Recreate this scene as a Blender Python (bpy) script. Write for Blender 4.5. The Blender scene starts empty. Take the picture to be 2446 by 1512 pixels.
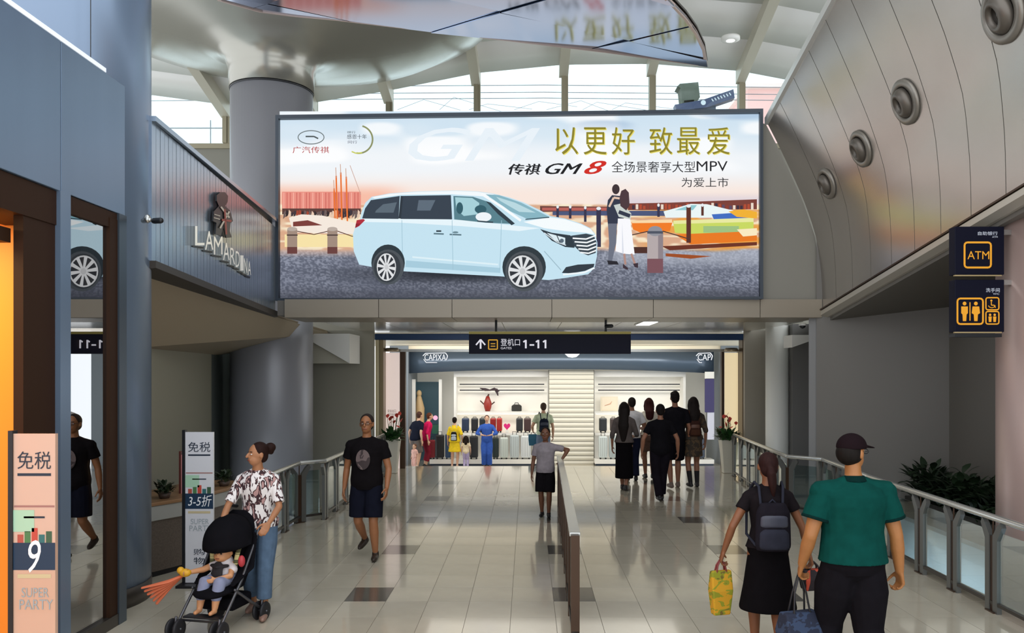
import bpy, bmesh, math, random
import numpy as np
from mathutils import Vector, Matrix
from mathutils.bvhtree import BVHTree
random.seed(7); rng = np.random.default_rng(7)
sc = bpy.context.scene
# ------------------------------------------------------------------ camera, sky, lights, exposure
F = 1950.0; CX = 1260.0; HY = 885.0; H = 2.2
cd = bpy.data.cameras.new('camera'); cam = bpy.data.objects.new('camera', cd); sc.collection.objects.link(cam)
cd.sensor_width = 36; cd.sensor_fit = 'HORIZONTAL'; cd.lens = 36*F/2446
cd.shift_x = (1223-CX)/2446; cd.shift_y = (HY-756)/2446
cam.location = (0, 0, H); cam.rotation_euler = (math.pi/2, 0, 0); cd.clip_end = 500
sc.camera = cam
w = bpy.data.worlds.new('sky'); sc.world = w; w.use_nodes = True
bg = w.node_tree.nodes['Background']; bg.inputs[0].default_value = (0.90, 0.95, 1.0, 1); bg.inputs[1].default_value = 2.0
sc.view_settings.view_transform = 'Standard'; sc.view_settings.look = 'None'
sc.view_settings.exposure = 0.0; sc.view_settings.gamma = 1.0; sc.view_settings.use_curve_mapping = False
LIGHTS = []
def area(name, loc, size, power, col=(1, 1, 1), rot=(0, 0, 0), sy=None):
    l = bpy.data.lights.new(name, 'AREA'); l.energy = power; l.color = col; l.size = size
    if sy: l.shape = 'RECTANGLE'; l.size_y = sy
    o = bpy.data.objects.new(name, l); o.location = loc; o.rotation_euler = rot; sc.collection.objects.link(o); LIGHTS.append(o)
    return o
area('shop_ceiling_light', (0.5, 24.6, 2.8), 9, 200, (1, 0.97, 0.92), (math.radians(48), 0, 0), 1.0)
area('corridor_ceiling_light', (0.5, 16.2, 3.0), 5, 26, (1, 0.95, 0.86), (0, 0, 0), 1.5)
area('boutique_light', (-4.7, 5.2, 3.3), 1.2, 70, (1, 0.72, 0.35))
area('ledge_fill_light', (4.9, 8.0, -0.5), 0.5, 22, (0.8, 0.9, 1), (0, math.radians(-70), 0), 7)  # added fill, no real fitting: brightens the view through the right railing glass
# ------------------------------------------------------------------ helpers
def s2l(c):
    return tuple((x/12.92 if x <= 0.04045 else ((x+0.055)/1.055)**2.4) for x in c[:3])
def hx(h): return tuple(int(h[i:i+2], 16)/255 for i in (0, 2, 4))
MATS = {}
def mat(name, col, rough=0.5, metal=0.0, emis=0.0, noise=0.0, scale=8.0, spec=0.5, coat=0.0, bump=0.0, rnd=0.0, stretch=None):
    if name in MATS: return MATS[name]
    if isinstance(col, str): col = hx(col)
    m = bpy.data.materials.new(name); m.use_nodes = True; nt = m.node_tree; b = nt.nodes['Principled BSDF']
    L = s2l(col); b.inputs['Base Color'].default_value = (*L, 1)
    b.inputs['Roughness'].default_value = rough; b.inputs['Metallic'].default_value = metal
    b.inputs['Specular IOR Level'].default_value = spec; b.inputs['Coat Weight'].default_value = coat
    b.inputs['Coat Roughness'].default_value = 0.06
    src = None
    if noise or bump:
        tc = nt.nodes.new('ShaderNodeTexCoord'); mp = nt.nodes.new('ShaderNodeMapping'); nz = nt.nodes.new('ShaderNodeTexNoise')
        nt.links.new(tc.outputs['Object'], mp.inputs[0]); nt.links.new(mp.outputs[0], nz.inputs['Vector'])
        mp.inputs['Scale'].default_value = stretch or (1, 1, 1)
        nz.inputs['Scale'].default_value = scale; nz.inputs['Detail'].default_value = 4
        if noise:
            rp = nt.nodes.new('ShaderNodeValToRGB'); nt.links.new(nz.outputs['Fac'], rp.inputs[0])
            rp.color_ramp.elements[0].position = 0.3; rp.color_ramp.elements[1].position = 0.7
            rp.color_ramp.elements[0].color = (*[x*(1-noise) for x in L], 1); rp.color_ramp.elements[1].color = (*[min(1, x*(1+noise)) for x in L], 1)
            src = rp.outputs[0]
        if bump:
            bp = nt.nodes.new('ShaderNodeBump'); bp.inputs['Strength'].default_value = bump; bp.inputs['Distance'].default_value = 0.01
            nt.links.new(nz.outputs['Fac'], bp.inputs['Height']); nt.links.new(bp.outputs[0], b.inputs['Normal'])
    if rnd:
        oi = nt.nodes.new('ShaderNodeObjectInfo'); mr = nt.nodes.new('ShaderNodeMapRange')
        mr.inputs['To Min'].default_value = 1-rnd; mr.inputs['To Max'].default_value = 1+rnd
        nt.links.new(oi.outputs['Random'], mr.inputs['Value'])
        hs = nt.nodes.new('ShaderNodeHueSaturation'); nt.links.new(mr.outputs[0], hs.inputs['Value'])
        if src: nt.links.new(src, hs.inputs['Color'])
        else: hs.inputs['Color'].default_value = (*L, 1)
        src = hs.outputs[0]
    if src: nt.links.new(src, b.inputs['Base Color'])
    if emis:
        b.inputs['Emission Color'].default_value = (*L, 1); b.inputs['Emission Strength'].default_value = emis
        if src: nt.links.new(src, b.inputs['Emission Color'])
    MATS[name] = m
    return m
def pr(col, e=1.0):
    """backlit print colour"""
    n = 'print_'+col+('_%d' % int(e*100))
    if n in MATS: return MATS[n]
    m = bpy.data.materials.new(n); m.use_nodes = True; b = m.node_tree.nodes['Principled BSDF']
    L = s2l(hx(col)); b.inputs['Base Color'].default_value = (0.01, 0.01, 0.01, 1)
    b.inputs['Emission Color'].default_value = (*L, 1); b.inputs['Emission Strength'].default_value = e
    b.inputs['Roughness'].default_value = 0.6; b.inputs['Specular IOR Level'].default_value = 0.1
    MATS[n] = m
    return m
def glassmat(name, tint=(0.85, 0.95, 0.95), refl=0.12, rough=0.02):
    m = bpy.data.materials.new(name); m.use_nodes = True; nt = m.node_tree; nt.nodes.clear()
    o = nt.nodes.new('ShaderNodeOutputMaterial'); mx = nt.nodes.new('ShaderNodeMixShader')
    t = nt.nodes.new('ShaderNodeBsdfTransparent'); g = nt.nodes.new('ShaderNodeBsdfGlossy')
    lw = nt.nodes.new('ShaderNodeLayerWeight'); lw.inputs[0].default_value = 0.35
    mr = nt.nodes.new('ShaderNodeMapRange'); mr.inputs['To Min'].default_value = refl; mr.inputs['To Max'].default_value = min(1, refl+0.6)
    t.inputs[0].default_value = (*tint, 1); g.inputs['Roughness'].default_value = rough
    nt.links.new(lw.outputs['Facing'], mr.inputs['Value']); nt.links.new(mr.outputs[0], mx.inputs[0])
    nt.links.new(t.outputs[0], mx.inputs[1]); nt.links.new(g.outputs[0], mx.inputs[2]); nt.links.new(mx.outputs[0], o.inputs[0])
    return m
def P(px, py, d): return Vector(((px-CX)*d/F, d, H-(py-HY)*d/F))
def pxX(px, d): return (px-CX)*d/F
class MB:
    def __init__(s): s.v = []; s.f = []; s.m = []; s.sm = []
    def add(s, vs, fs, mi=0, smooth=False):
        o = len(s.v); s.v += [tuple(v) for v in vs]
        for f in fs: s.f.append(tuple(i+o for i in f)); s.m.append(mi); s.sm.append(smooth)
        return s
    def box(s, a, b, mi=0):
        x0, y0, z0 = a; x1, y1, z1 = b
        return s.hexa([(x0, y0, z0), (x1, y0, z0), (x1, y1, z0), (x0, y1, z0), (x0, y0, z1), (x1, y0, z1), (x1, y1, z1), (x0, y1, z1)], mi)
    def hexa(s, v, mi=0):
        return s.add(v, [(0, 3, 2, 1), (4, 5, 6, 7), (0, 1, 5, 4), (1, 2, 6, 5), (2, 3, 7, 6), (3, 0, 4, 7)], mi)
    def prism(s, poly, off, mi=0):
        n = len(poly); off = Vector(off); a = [Vector(p) for p in poly]; b = [p+off for p in a]
        return s.add(a+b, [tuple(range(n))[::-1], tuple(range(n, 2*n))]+[(i, (i+1) % n, n+(i+1) % n, n+i) for i in range(n)], mi)
    def tube(s, pts, rad, n=10, mi=0, sq=1.0, up=None, smooth=True):
        v, f = tube(pts, rad, n, sq, up); return s.add(v, f, mi, smooth)
    def lathe(s, prof, c=(0, 0, 0), n=32, mi=0, smooth=True, axis='z', caps=True):
        o = len(s.v); c = Vector(c); k = len(prof)
        for r, z in prof:
            for i in range(n):
                a = 2*math.pi*i/n
                p = (r*math.cos(a), r*math.sin(a), z) if axis == 'z' else ((r*math.cos(a), z, r*math.sin(a)) if axis == 'y' else (z, r*math.cos(a), r*math.sin(a)))
                s.v.append(tuple(c+Vector(p)))
        for j in range(k-1):
            for i in range(n):
                s.f.append((o+j*n+i, o+j*n+(i+1) % n, o+(j+1)*n+(i+1) % n, o+(j+1)*n+i)); s.m.append(mi); s.sm.append(smooth)
        if caps:
            for j, rev in ((0, True), (k-1, False)):
                if prof[j][0] > 1e-4:
                    f = tuple(o+j*n+i for i in range(n)); s.f.append(f[::-1] if rev else f); s.m.append(mi); s.sm.append(False)
        return s
    def ell(s, c, r, mi=0, n=14, k=9):
        o = len(s.v)
        for j in range(k+1):
            t = math.pi*j/k
            for i in range(n):
                a = 2*math.pi*i/n
                s.v.append((c[0]+r[0]*math.sin(t)*math.cos(a), c[1]+r[1]*math.sin(t)*math.sin(a), c[2]+r[2]*math.cos(t)))
        for j in range(k):
            for i in range(n):
                s.f.append((o+j*n+i, o+(j+1)*n+i, o+(j+1)*n+(i+1) % n, o+j*n+(i+1) % n)); s.m.append(mi); s.sm.append(True)
        return s
def tube(pts, rad, n=10, sq=1.0, up=None, flat=False):
    pts = [Vector(p) for p in pts]
    if isinstance(rad, (int, float)): rad = [rad]*len(pts)
    d0 = (pts[1]-pts[0]).normalized(); d1 = (pts[-1]-pts[-2]).normalized()
    P2 = [pts[0]-d0*rad[0]*0.85, pts[0]-d0*rad[0]*0.5]+pts+[pts[-1]+d1*rad[-1]*0.5, pts[-1]+d1*rad[-1]*0.85]
    R2 = [rad[0]*0.45, rad[0]*0.85]+list(rad)+[rad[-1]*0.85, rad[-1]*0.45]
    if flat: P2 = pts; R2 = list(rad)
    V = []; Fc = []; u = None
    for i, p in enumerate(P2):
        t = (P2[min(i+1, len(P2)-1)]-P2[max(i-1, 0)]).normalized()
        if u is None:
            u = Vector(up) if up else (Vector((1, 0, 0)) if abs(t.x) < 0.9 else Vector((0, 1, 0)))
        u = (u-t*u.dot(t)).normalized(); w_ = t.cross(u)
        for k in range(n):
            a = 2*math.pi*k/n; V.append(tuple(p+(u*math.cos(a)+w_*math.sin(a)*sq)*R2[i]))
    m = len(P2)
    for i in range(m-1):
        for k in range(n): Fc.append((i*n+k, i*n+(k+1) % n, (i+1)*n+(k+1) % n, (i+1)*n+k))
    Fc.append(tuple(range(n))[::-1]); Fc.append(tuple((m-1)*n+k for k in range(n)))
    return V, Fc
def loft(rings, n=20):
    """rings: (cx,cy,cz,rx,ry) horizontal ellipses bottom to top"""
    V = []; Fc = []
    for (cx, cy, cz, rx, ry) in rings:
        for k in range(n):
            a = 2*math.pi*k/n; V.append((cx+rx*math.cos(a), cy+ry*math.sin(a), cz))
    m = len(rings)
    for i in range(m-1):
        for k in range(n): Fc.append((i*n+k, i*n+(k+1) % n, (i+1)*n+(k+1) % n, (i+1)*n+k))
    Fc.append(tuple(range(n))[::-1]); Fc.append(tuple((m-1)*n+k for k in range(n)))
    return V, Fc
def mesh(name, mb, mats):
    me = bpy.data.meshes.new(name); me.from_pydata(mb.v, [], mb.f)
    for m in mats: me.materials.append(m)
    me.polygons.foreach_set('material_index', mb.m); me.polygons.foreach_set('use_smooth', mb.sm); me.update()
    return me
def obj(name, mb, mats, parent=None, bevel=0.0, solid=0.0, loc=None):
    if not isinstance(mats, (list, tuple)): mats = [mats]
    me = mesh(name, mb, mats) if isinstance(mb, MB) else mb
    o = bpy.data.objects.new(name, me); sc.collection.objects.link(o)
    if parent is not None:
        o.parent = parent
    if loc: o.location = loc
    if bevel:
        b = o.modifiers.new('bevel', 'BEVEL'); b.width = bevel; b.segments = 2; b.limit_method = 'ANGLE'
    if solid:
        b = o.modifiers.new('solid', 'SOLIDIFY'); b.thickness = solid; b.offset = -1
    return o
def worldchild(name, mb, mats, parent, **k):
    """child built in world coordinates under a moved parent"""
    o = obj(name, mb, mats, parent, **k); o.matrix_parent_inverse = Matrix.Translation(parent.location).inverted() if parent.rotation_euler.z == 0 else parent_inv(parent)
    return o
def parent_inv(p):
    M = Matrix.LocRotScale(p.location, p.rotation_euler, p.scale)
    return M.inverted()
def tag(o, label, cat, group=None):
    o['label'] = label; o['category'] = cat
    if group: o['group'] = group
    return o
def thing(name, label, cat, loc=(0, 0, 0), rz=0, group=None, sc_=1.0):
    o = bpy.data.objects.new(name, None); sc.collection.objects.link(o); o.location = loc; o.rotation_euler = (0, 0, rz)
    o.scale = (sc_,)*3; o.empty_display_size = 0.1
    return tag(o, label, cat, group)
def struct(o): o['kind'] = 'structure'; return o
def sempty(name, loc=(0, 0, 0)):
    o = bpy.data.objects.new(name, None); sc.collection.objects.link(o); o.location = loc; o['kind'] = 'structure'; return o
def text_mesh(s, shear=0.0, ext=0.0):
    cu = bpy.data.curves.new('t', 'FONT'); cu.body = s; cu.shear = shear; cu.extrude = ext; cu.resolution_u = 3
    o = bpy.data.objects.new('t', cu); sc.collection.objects.link(o)
    dg = bpy.context.evaluated_depsgraph_get(); me = bpy.data.meshes.new_from_object(o.evaluated_get(dg))
    V = [tuple(v.co) for v in me.vertices]; Fc = [tuple(p.vertices) for p in me.polygons]
    bpy.data.objects.remove(o); bpy.data.curves.remove(cu); bpy.data.meshes.remove(me)
    return V, Fc
class Plane:
    """a real flat surface; pixel figures measured on the photograph are laid out on it"""
    def __init__(s, p, n): s.p = Vector(p); s.n = Vector(n).normalized()
    def at(s, px, py, off=0.0):
        r = Vector(((px-CX)/F, 1, -(py-HY)/F)); c = Vector((0, 0, H)); q = s.p+s.n*off
        return c+r*((q-c).dot(s.n)/r.dot(s.n))
    def poly(s, mb, pts, off, mi=0): mb.add([s.at(x, y, off) for x, y in pts], [tuple(range(len(pts)))], mi)
    def rect(s, mb, x0, y0, x1, y1, off, mi=0): s.poly(mb, [(x0, y1), (x1, y1), (x1, y0), (x0, y0)], off, mi)
    def oval(s, mb, x, y, rx, ry, off, mi=0, a0=0, a1=360, n=28): s.poly(mb, [(x+rx*math.cos(math.radians(a0+(a1-a0)*i/n)), y+ry*math.sin(math.radians(a0+(a1-a0)*i/n))) for i in range(n+(a1-a0 < 360))], off, mi)
    def line(s, mb, pts, w_, off, mi=0):
        for (x0, y0), (x1, y1) in zip(pts, pts[1:]):
            L = math.hypot(x1-x0, y1-y0) or 1; nx = -(y1-y0)/L*w_/2; ny = (x1-x0)/L*w_/2
            s.poly(mb, [(x0+nx, y0+ny), (x1+nx, y1+ny), (x1-nx, y1-ny), (x0-nx, y0-ny)], off, mi)
    def text(s, mb, t, x0, y0, x1, y1, off, mi=0, shear=0.0, thick=0.0):
        V, Fc = text_mesh(t, shear)
        xs = [v[0] for v in V]; ys = [v[1] for v in V]; ax, bx, ay, by = min(xs), max(xs), min(ys), max(ys)
        Q = [(x0+(v[0]-ax)/(bx-ax)*(x1-x0), y1-(v[1]-ay)/(by-ay)*(y1-y0)) for v in V]
        W = [s.at(x, y, off) for x, y in Q]; mb.add(W, Fc, mi)
        if thick:
            W2 = [s.at(x, y, off-thick) for x, y in Q]; mb.add(W2, [f[::-1] for f in Fc], mi)
            cnt = {}
            for f in Fc:
                for a, b in zip(f, f[1:]+f[:1]): cnt[(a, b)] = 1
            n = len(W); ed = [(a, b) for (a, b) in cnt if (b, a) not in cnt]
            mb.add(W+W2, [(b, a, a+n, b+n) for a, b in ed], mi)
# ------------------------------------------------------------------ shared materials
M_tile = mat('polished_tile', 'c2b9a6', 0.14, noise=0.05, scale=3, rnd=0.06, coat=0.7)
M_tiledark = mat('dark_tile', '5a5650', 0.14, noise=0.08, scale=20, coat=0.5)
M_grout = mat('grout', '8f8778', 0.8)
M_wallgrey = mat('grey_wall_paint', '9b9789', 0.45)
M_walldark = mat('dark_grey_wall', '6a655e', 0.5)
M_panel = mat('aluminium_panel', 'b9b2aa', 0.24, 0.75, noise=0.03, scale=2)
M_beam = mat('beige_metal_panel', '958a7a', 0.4, 0.2)
M_steel = mat('brushed_steel', 'b9b9b5', 0.25, 0.9)
M_steeld = mat('dark_steel', '4a4540', 0.35, 0.7)
M_bronze = mat('brown_bronze', '4a372a', 0.35, 0.6)
M_black = mat('black_metal', '15161a', 0.4)
M_white = mat('white_paint', 'f2f0ea', 0.5)
M_cream = mat('cream_paint', 'efe4cc', 0.5)
M_column = mat('column_cladding', '94949a', 0.35, 0.15)
M_blue = mat('blue_grey_metal', '72859c', 0.3, 0.5, noise=0.04, scale=2, stretch=(1, 1, 0.1))
M_glass = glassmat('clear_glass', (0.86, 0.93, 0.93), 0.05)
M_glass2 = glassmat('railing_glass', (0.82, 0.92, 0.92), 0.10)
M_leaf = mat('green_leaf', '2f5a2a', 0.5, noise=0.3, scale=5)
M_leafd = mat('dark_leaf', '1e2f1a', 0.5, noise=0.3, scale=5)
M_red = mat('red_petal', 'd2463a', 0.5)
# ------------------------------------------------------------------ floor
floor = sempty('floor')
T = 0.4; TD = 0.5; GAP = 0.004
cols = [-3.35+T*i for i in range(19)]; rows = [3.28+TD*i for i in range(31)]
sub = MB(); sub.box((-3.35, 1.0, -0.35), (4.25, 18.5, -0.006)); sub.box((-9, 1.0, -0.35), (-3.35, 10.9, -0.006)); sub.box((4.25, 1.0, -0.35), (4.5, 18.5, -0.006))
obj('slab', sub, M_grout, floor)
def tbox(mb, x, y, mi, w_=T, d_=TD): mb.box((x+GAP/2, y+GAP/2, -0.006), (x+w_-GAP/2, y+d_-GAP/2, 0), mi)
tm = {}
for k, m_ in (('l', M_tile), ('d', M_tiledark)):
    b = MB(); b.box((GAP/2, GAP/2, -0.006), (T-GAP/2, TD-GAP/2, 0)); tm[k] = mesh('tile', b, [m_])
def isdark(i, j): return i in (4, 9, 14) and abs((rows[j]-7.78) % 2.0) < 0.01 or (i in (4, 9, 14) and abs((rows[j]-7.78) % 2.0-2) < 0.01)
rest = MB(); n_t = 0
for j, y in enumerate(rows):
    for i, x in enumerate(cols):
        if 6.7 < y < 14.2:
            o = obj('tile', tm['d' if isdark(i, j) else 'l'], None, floor, loc=(x, y, 0)); n_t += 1
        else: tbox(rest, x, y, 1 if isdark(i, j) else 0)
for x in [-3.35-T*i for i in range(1, 9)]:
    for y in rows:
        if y < 10.4: tbox(rest, x, y, 0)
for y in rows: tbox(rest, 4.25, y, 0, 0.25)
o = obj('far_tiles', rest, [M_tile, M_tiledark], floor); o['kind'] = 'stuff'
rp = MB(); rp.hexa([(-3.35, 18.5, -0.2), (4.5, 18.5, -0.2), (4.5, 25.5, -1.1), (-3.35, 25.5, -1.1), (-3.35, 18.5, 0), (4.5, 18.5, 0), (4.5, 25.5, -0.87), (-3.35, 25.5, -0.87)])
rp.box((-7, 25.5, -1.1), (8, 31, -0.87))
obj('ramp', rp, M_tile, floor)
lf = MB(); lf.box((-14, 4, -4.3), (16, 30, -4.0)); struct(obj('floor_lower', lf, mat('lower_floor', 'c9d6dc', 0.15)))
# ------------------------------------------------------------------ right: leaning curved wall of panels
prof = [(0, 4.70, 3.13), (0.15, 4.69, 3.7), (0.33, 4.62, 4.35), (0.5, 4.42, 4.93), (0.66, 4.2, 5.42), (0.83, 4.0, 5.84), (1.0, 3.83, 6.17)]
def surf(t, d):
    for a, b in zip(prof, prof[1:]):
        if t <= b[0]+1e-9:
            k = (t-a[0])/(b[0]-a[0]); x = a[1]+(b[1]-a[1])*k; z = a[2]+(b[2]-a[2])*k; break
    return Vector((x, d, z+(13-d)*(0.146+0.094*t)))
wall_r = sempty('wall_right')
NP = 16; step = 0.63; bv = []; bf = []
def smt(t):  # smooth profile by averaging
    return t
for k in range(NP):
    d1 = 13.05-k*step; d0 = d1-step+0.012; mb = MB(); V = []; NS = 18
    for i in range(NS+1):
        t = i/NS
        for d in (d1, d0):
            q = (surf(max(0, t-0.05), d)+surf(t, d)*2+surf(min(1, t+0.05), d))/4; V.append(q)
    Fc = [(2*i, 2*i+1, 2*i+3, 2*i+2) for i in range(NS)]
    mb.add(V, Fc, 0, True); V2 = [v+Vector((0.035, 0, 0.02)) for v in V]; mb.add(V2, [f[::-1] for f in Fc], 0, True)
    for e in (0, 1): mb.add(V[e::2]+V2[e::2], [(i, i+1, NS+2+i, NS+1+i) for i in range(NS)], 0)
    o = obj('panel', mb, M_panel, wall_r)
    o0 = len(bv); bv += [tuple(v) for v in V]; bf += [tuple(i+o0 for i in f) for f in Fc]
bvh = BVHTree.FromPolygons(bv, bf)
back = MB(); V = []
for i in range(10):
    for d in (13.0, 2.95): V.append(surf(i/9, d)+Vector((0.08, 0, 0.03)))
back.add(V, [(2*i, 2*i+1, 2*i+3, 2*i+2) for i in range(9)], 0, True)
obj('backing', back, M_black, wall_r)
lip = MB(); lip.prism([surf(0, 13.05)+Vector(v) for v in ((-0.03, 0, 0.02), (-0.03, 0, -0.05), (0.06, 0, -0.09), (0.3, 0, -0.09), (0.3, 0, 0.02))], surf(0, 3)-surf(0, 13.05))
struct(obj('trim_1', lip, mat('lip_metal', 'c4bdb0', 0.35, 0.4)))
lip2 = MB(); lip2.prism([surf(0, 13.05)+Vector(v) for v in ((-0.045, 0, 0.05), (-0.045, 0, 0.03), (0.0, 0, 0.03), (0.0, 0, 0.05))], surf(0, 3)-surf(0, 13.05))
struct(obj('trim_2', lip2, M_bronze))
tp = MB(); tp.prism([surf(1, 13.05)+Vector(v) for v in ((-0.04, 0, -0.03), (0.08, 0, -0.03), (0.08, 0, 0.08), (-0.04, 0, 0.08))], surf(1, 3)-surf(1, 13.05))
struct(obj('trim_3', tp, mat('pale_edge', 'd4d4d0', 0.35, 0.3)))
sof = MB(); a, b = surf(0, 13.05), surf(0, 3.0)
sof.add([a+Vector((0.1, 0, -0.04)), b+Vector((0.1, 0, -0.04)), b+Vector((3.0, 0, 0.0)), a+Vector((3.0, 0, 0.0))], [(0, 1, 2, 3)])
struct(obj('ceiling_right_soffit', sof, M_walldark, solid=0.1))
LAMPL = ['round recessed spotlight on curved metal wall, the farthest small one near the billboard', 'round recessed spotlight on curved wall, second from the billboard',
         'round recessed spotlight on curved wall, second from the top right corner', 'large round spotlight on curved wall cut by the top right corner']
for (px, py, r), lb in zip(((1977, 438, .235), (2058, 355, .25), (2165, 243, .27), (2397, 30, .29)), LAMPL):
    ray = Vector(((px-CX)/F, 1, -(py-HY)/F)).normalized(); hit, nrm, _, _ = bvh.ray_cast(Vector((0, 0, H)), ray)
    if hit is None: hit = surf(0.7, 7); nrm = Vector((-0.8, 0, -0.6))
    if nrm.dot(ray) > 0: nrm = -nrm
    t = thing('wall_spotlight', lb, 'light', tuple(hit+nrm*0.006)); t.rotation_euler = nrm.to_track_quat('Z', 'Y').to_euler(); t['group'] = 'spotlights on the curved wall'
    obj('flange', MB().lathe([(r, 0), (r, 0.02), (r*.9, 0.04), (r*.72, 0.045), (r*.68, 0.02), (r*.68, 0.0)], n=36), mat('spot_ring', '8b857c', 0.35, 0.5), t)
    q = obj('housing', MB().lathe([(r*.66, 0.0), (r*.66, 0.05), (r*.5, 0.10), (r*.36, 0.11), (r*.33, 0.05), (r*.33, 0.03)], n=30), mat('spot_body', '6d665e', 0.4, 0.5), t); q.rotation_euler = (0.12, -0.2, 0)
    q = obj('lens', MB().lathe([(r*.34, 0.03), (r*.34, 0.055), (0.001, 0.065)], n=24), mat('spot_lens', '24211f', 0.1), t); q.rotation_euler = (0.12, -0.2, 0)
# wall under the lip, recess, white pillar
def vwall(name, pts, z0, z1, m_, th=0.12):
    mb = MB()
    for (x0, y0), (x1, y1) in zip(pts, pts[1:]):
        mb.add([(x0, y0, z0), (x1, y1, z0), (x1, y1, z1), (x0, y0, z1)], [(0, 1, 2, 3)])
    return struct(obj(name, mb, m_, solid=th))
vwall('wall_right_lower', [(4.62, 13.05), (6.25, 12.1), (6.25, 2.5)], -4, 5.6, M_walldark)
vwall('wall_right_recess', [(4.64, 13.1), (5.62, 15.75)], -4, 3.12, mat('recess_grey', '7c7a78', 0.5))
wp = MB(); wp.box((5.13, 15.8, -4), (6.2, 17.4, 3.1)); struct(obj('wall_back_recess', wp, mat('recess_grey', '7c7a78', 0.5)))
wp = MB(); wp.lathe([(0.22, -4), (0.22, 3.08)], (4.92, 16.1, 0), 24); struct(obj('column_white', wp, mat('white_pillar2', 'ecece6', 0.4)))
colr = MB(); colr.lathe([(0.75, -4), (0.75, 4.6)], (5.62, 8.3, 0), 64); struct(obj('column_right', colr, mat('column_pinkish', 'b39a92', 0.35, 0.3)))
wp = MB(); wp.prism([P(1892, 800, 15.2), P(1954, 800, 15.2), P(1954, 808, 15.2), P(1892, 830, 15.2)], (0, .5, 0)); struct(obj('trim_5', wp, M_white))
# ------------------------------------------------------------------ beam with billboard
BL = Vector((-4.08, 13.32, 0)); BR = Vector((3.73, 13.0, 0)); bdir = (BR-BL).normalized(); bn = Vector((bdir.y, -bdir.x, 0))
bb = Plane((3.73, 13.0, 4), bn)
beam = sempty('beam')
segs = [680, 905, 1080, 1318, 1560, 1815, 1963]
for a, b in zip(segs, segs[1:]):
    p0 = P(a+0.7, 712, 13.02); p1 = P(b-0.7, 712, 13.02)
    obj('panel', MB().box((p0.x, 13.0, 3.045), (p1.x, 13.05, 3.335)), M_beam, beam)
    obj('panel', MB().box((p0.x, 13.05, 3.04), (p1.x, 14.2, 3.07)), M_beam, beam)
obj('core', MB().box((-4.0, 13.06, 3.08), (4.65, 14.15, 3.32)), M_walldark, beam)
ew = MB(); ew.add([(3.7, 13.1, 3.33), (4.68, 13.1, 3.33)]+[tuple(surf(t, 13.1)) for t in (0.15, 0.33, 0.5, 0.66, 0.83, 1)]+[(3.7, 13.1, 6.2)], [tuple(range(9))])
struct(obj('wall_back_end', ew, mat('end_grey', '8b877d', 0.5), solid=0.1))
board = thing('billboard', 'huge backlit billboard above the passage showing a white van by a harbour', 'billboard', (0, 13.1, 3.3))
fr = MB(); fm = mat('billboard_frame', '3b424b', 0.4, 0.4)
def bbx(u0, u1, z0, z1, y0, y1):
    c = []
    for z in (z0, z1):
        for (u, yy) in ((u0, y0), (u1, y0), (u1, y1), (u0, y1)):
            q = BL+bdir*u-bn*yy; c.append((q.x, q.y, z))
    return c
LB = (BR-BL).length
for (u0, u1, z0, z1) in ((0, LB, 3.33, 3.37), (0, LB, 6.28, 6.34), (0, 0.05, 3.37, 6.28), (LB-0.05, LB, 3.37, 6.28)):
    fr.hexa(bbx(u0, u1, z0, z1, -0.10, 0.35))
worldchild('frame', fr, fm, board)
worldchild('light_box', MB().hexa(bbx(0.02, LB-0.02, 3.35, 6.3, 0.0, 0.33)), M_black, board)
# printed artwork: one flat sheet
def sm(a, b, x): t = np.clip((x-a)/(b-a), 0, 1); return t*t*(3-2*t)
gx = np.linspace(668, 1814, 574); gy = np.linspace(266, 716, 226); GX, GY = np.meshgrid(gx, gy)
def vn(sx, sy, seed, GX=GX, GY=GY):
    r = np.random.default_rng(seed); g = r.random((64, 256)); u = (GX/sx) % 255; v = (GY/sy) % 63
    i = u.astype(int); j = v.astype(int); fu = u-i; fv = v-j; fu = fu*fu*(3-2*fu); fv = fv*fv*(3-2*fv)
    return (g[j, i]*(1-fu)+g[j, i+1]*fu)*(1-fv)+(g[np.minimum(j+1, 63), i]*(1-fu)+g[np.minimum(j+1, 63), i+1]*fu)*fv
def lerp(A, B, t): return A*(1-t[..., None])+B*t[..., None]
C = lambda h: np.array(hx(h))
art = lerp(C('cfe2f0')*np.ones(GX.shape+(3,)), C('f0f4f8'), sm(300, 390, GY+25*vn(90, 30, 1)))
art = lerp(art, C('f8e6dc'), sm(400, 470, GY))
cl = sm(0.5, 0.75, vn(130, 34, 2))*(1-sm(380, 430, GY)); art = lerp(art, C('ffffff'), cl*0.75)
art = lerp(art, C('9db8d6'), (1-sm(285, 330, GY))*sm(0.45, 0.8, vn(160, 30, 5))*0.6*sm(1100, 1500, GX))
art = lerp(art, C('f6b8a0'), sm(430, 470, GY)*(1-sm(900, 1000, GX))*0.9)
art = lerp(art, C('c8c2d8'), sm(455, 480, GY)*sm(1400, 1500, GX)*0.5)
hb = sm(485, 492, GY)                           # harbour water and quay
wat = lerp(C('d9a989')*np.ones_like(art), C('f6e6c8'), sm(0.35, 0.65, vn(26, 6, 3)))
wat = lerp(wat, C('e8a04a'), sm(1500, 1600, GX)*sm(0.45, 0.65, vn(50, 8, 4)))
wat = lerp(wat, C('8a4a22'), sm(590, 604, GY)*sm(0.4, 0.6, vn(60, 6, 8))*sm(1430, 1500, GX)*0.9)
art = lerp(art, wat, hb)
gr = sm(594, 606, GY+6*vn(100, 50, 6))
asp = lerp(C('5f6474')*np.ones_like(art), C('9a9fb0'), sm(0.3, 0.8, vn(3.5, 2.2, 9))*(0.4+0.6*vn(60, 25, 10)))
asp = lerp(asp, C('c7ccd8'), (1-sm(612, 655, GY))*sm(1420, 1480, GX)*0.55)
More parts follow.
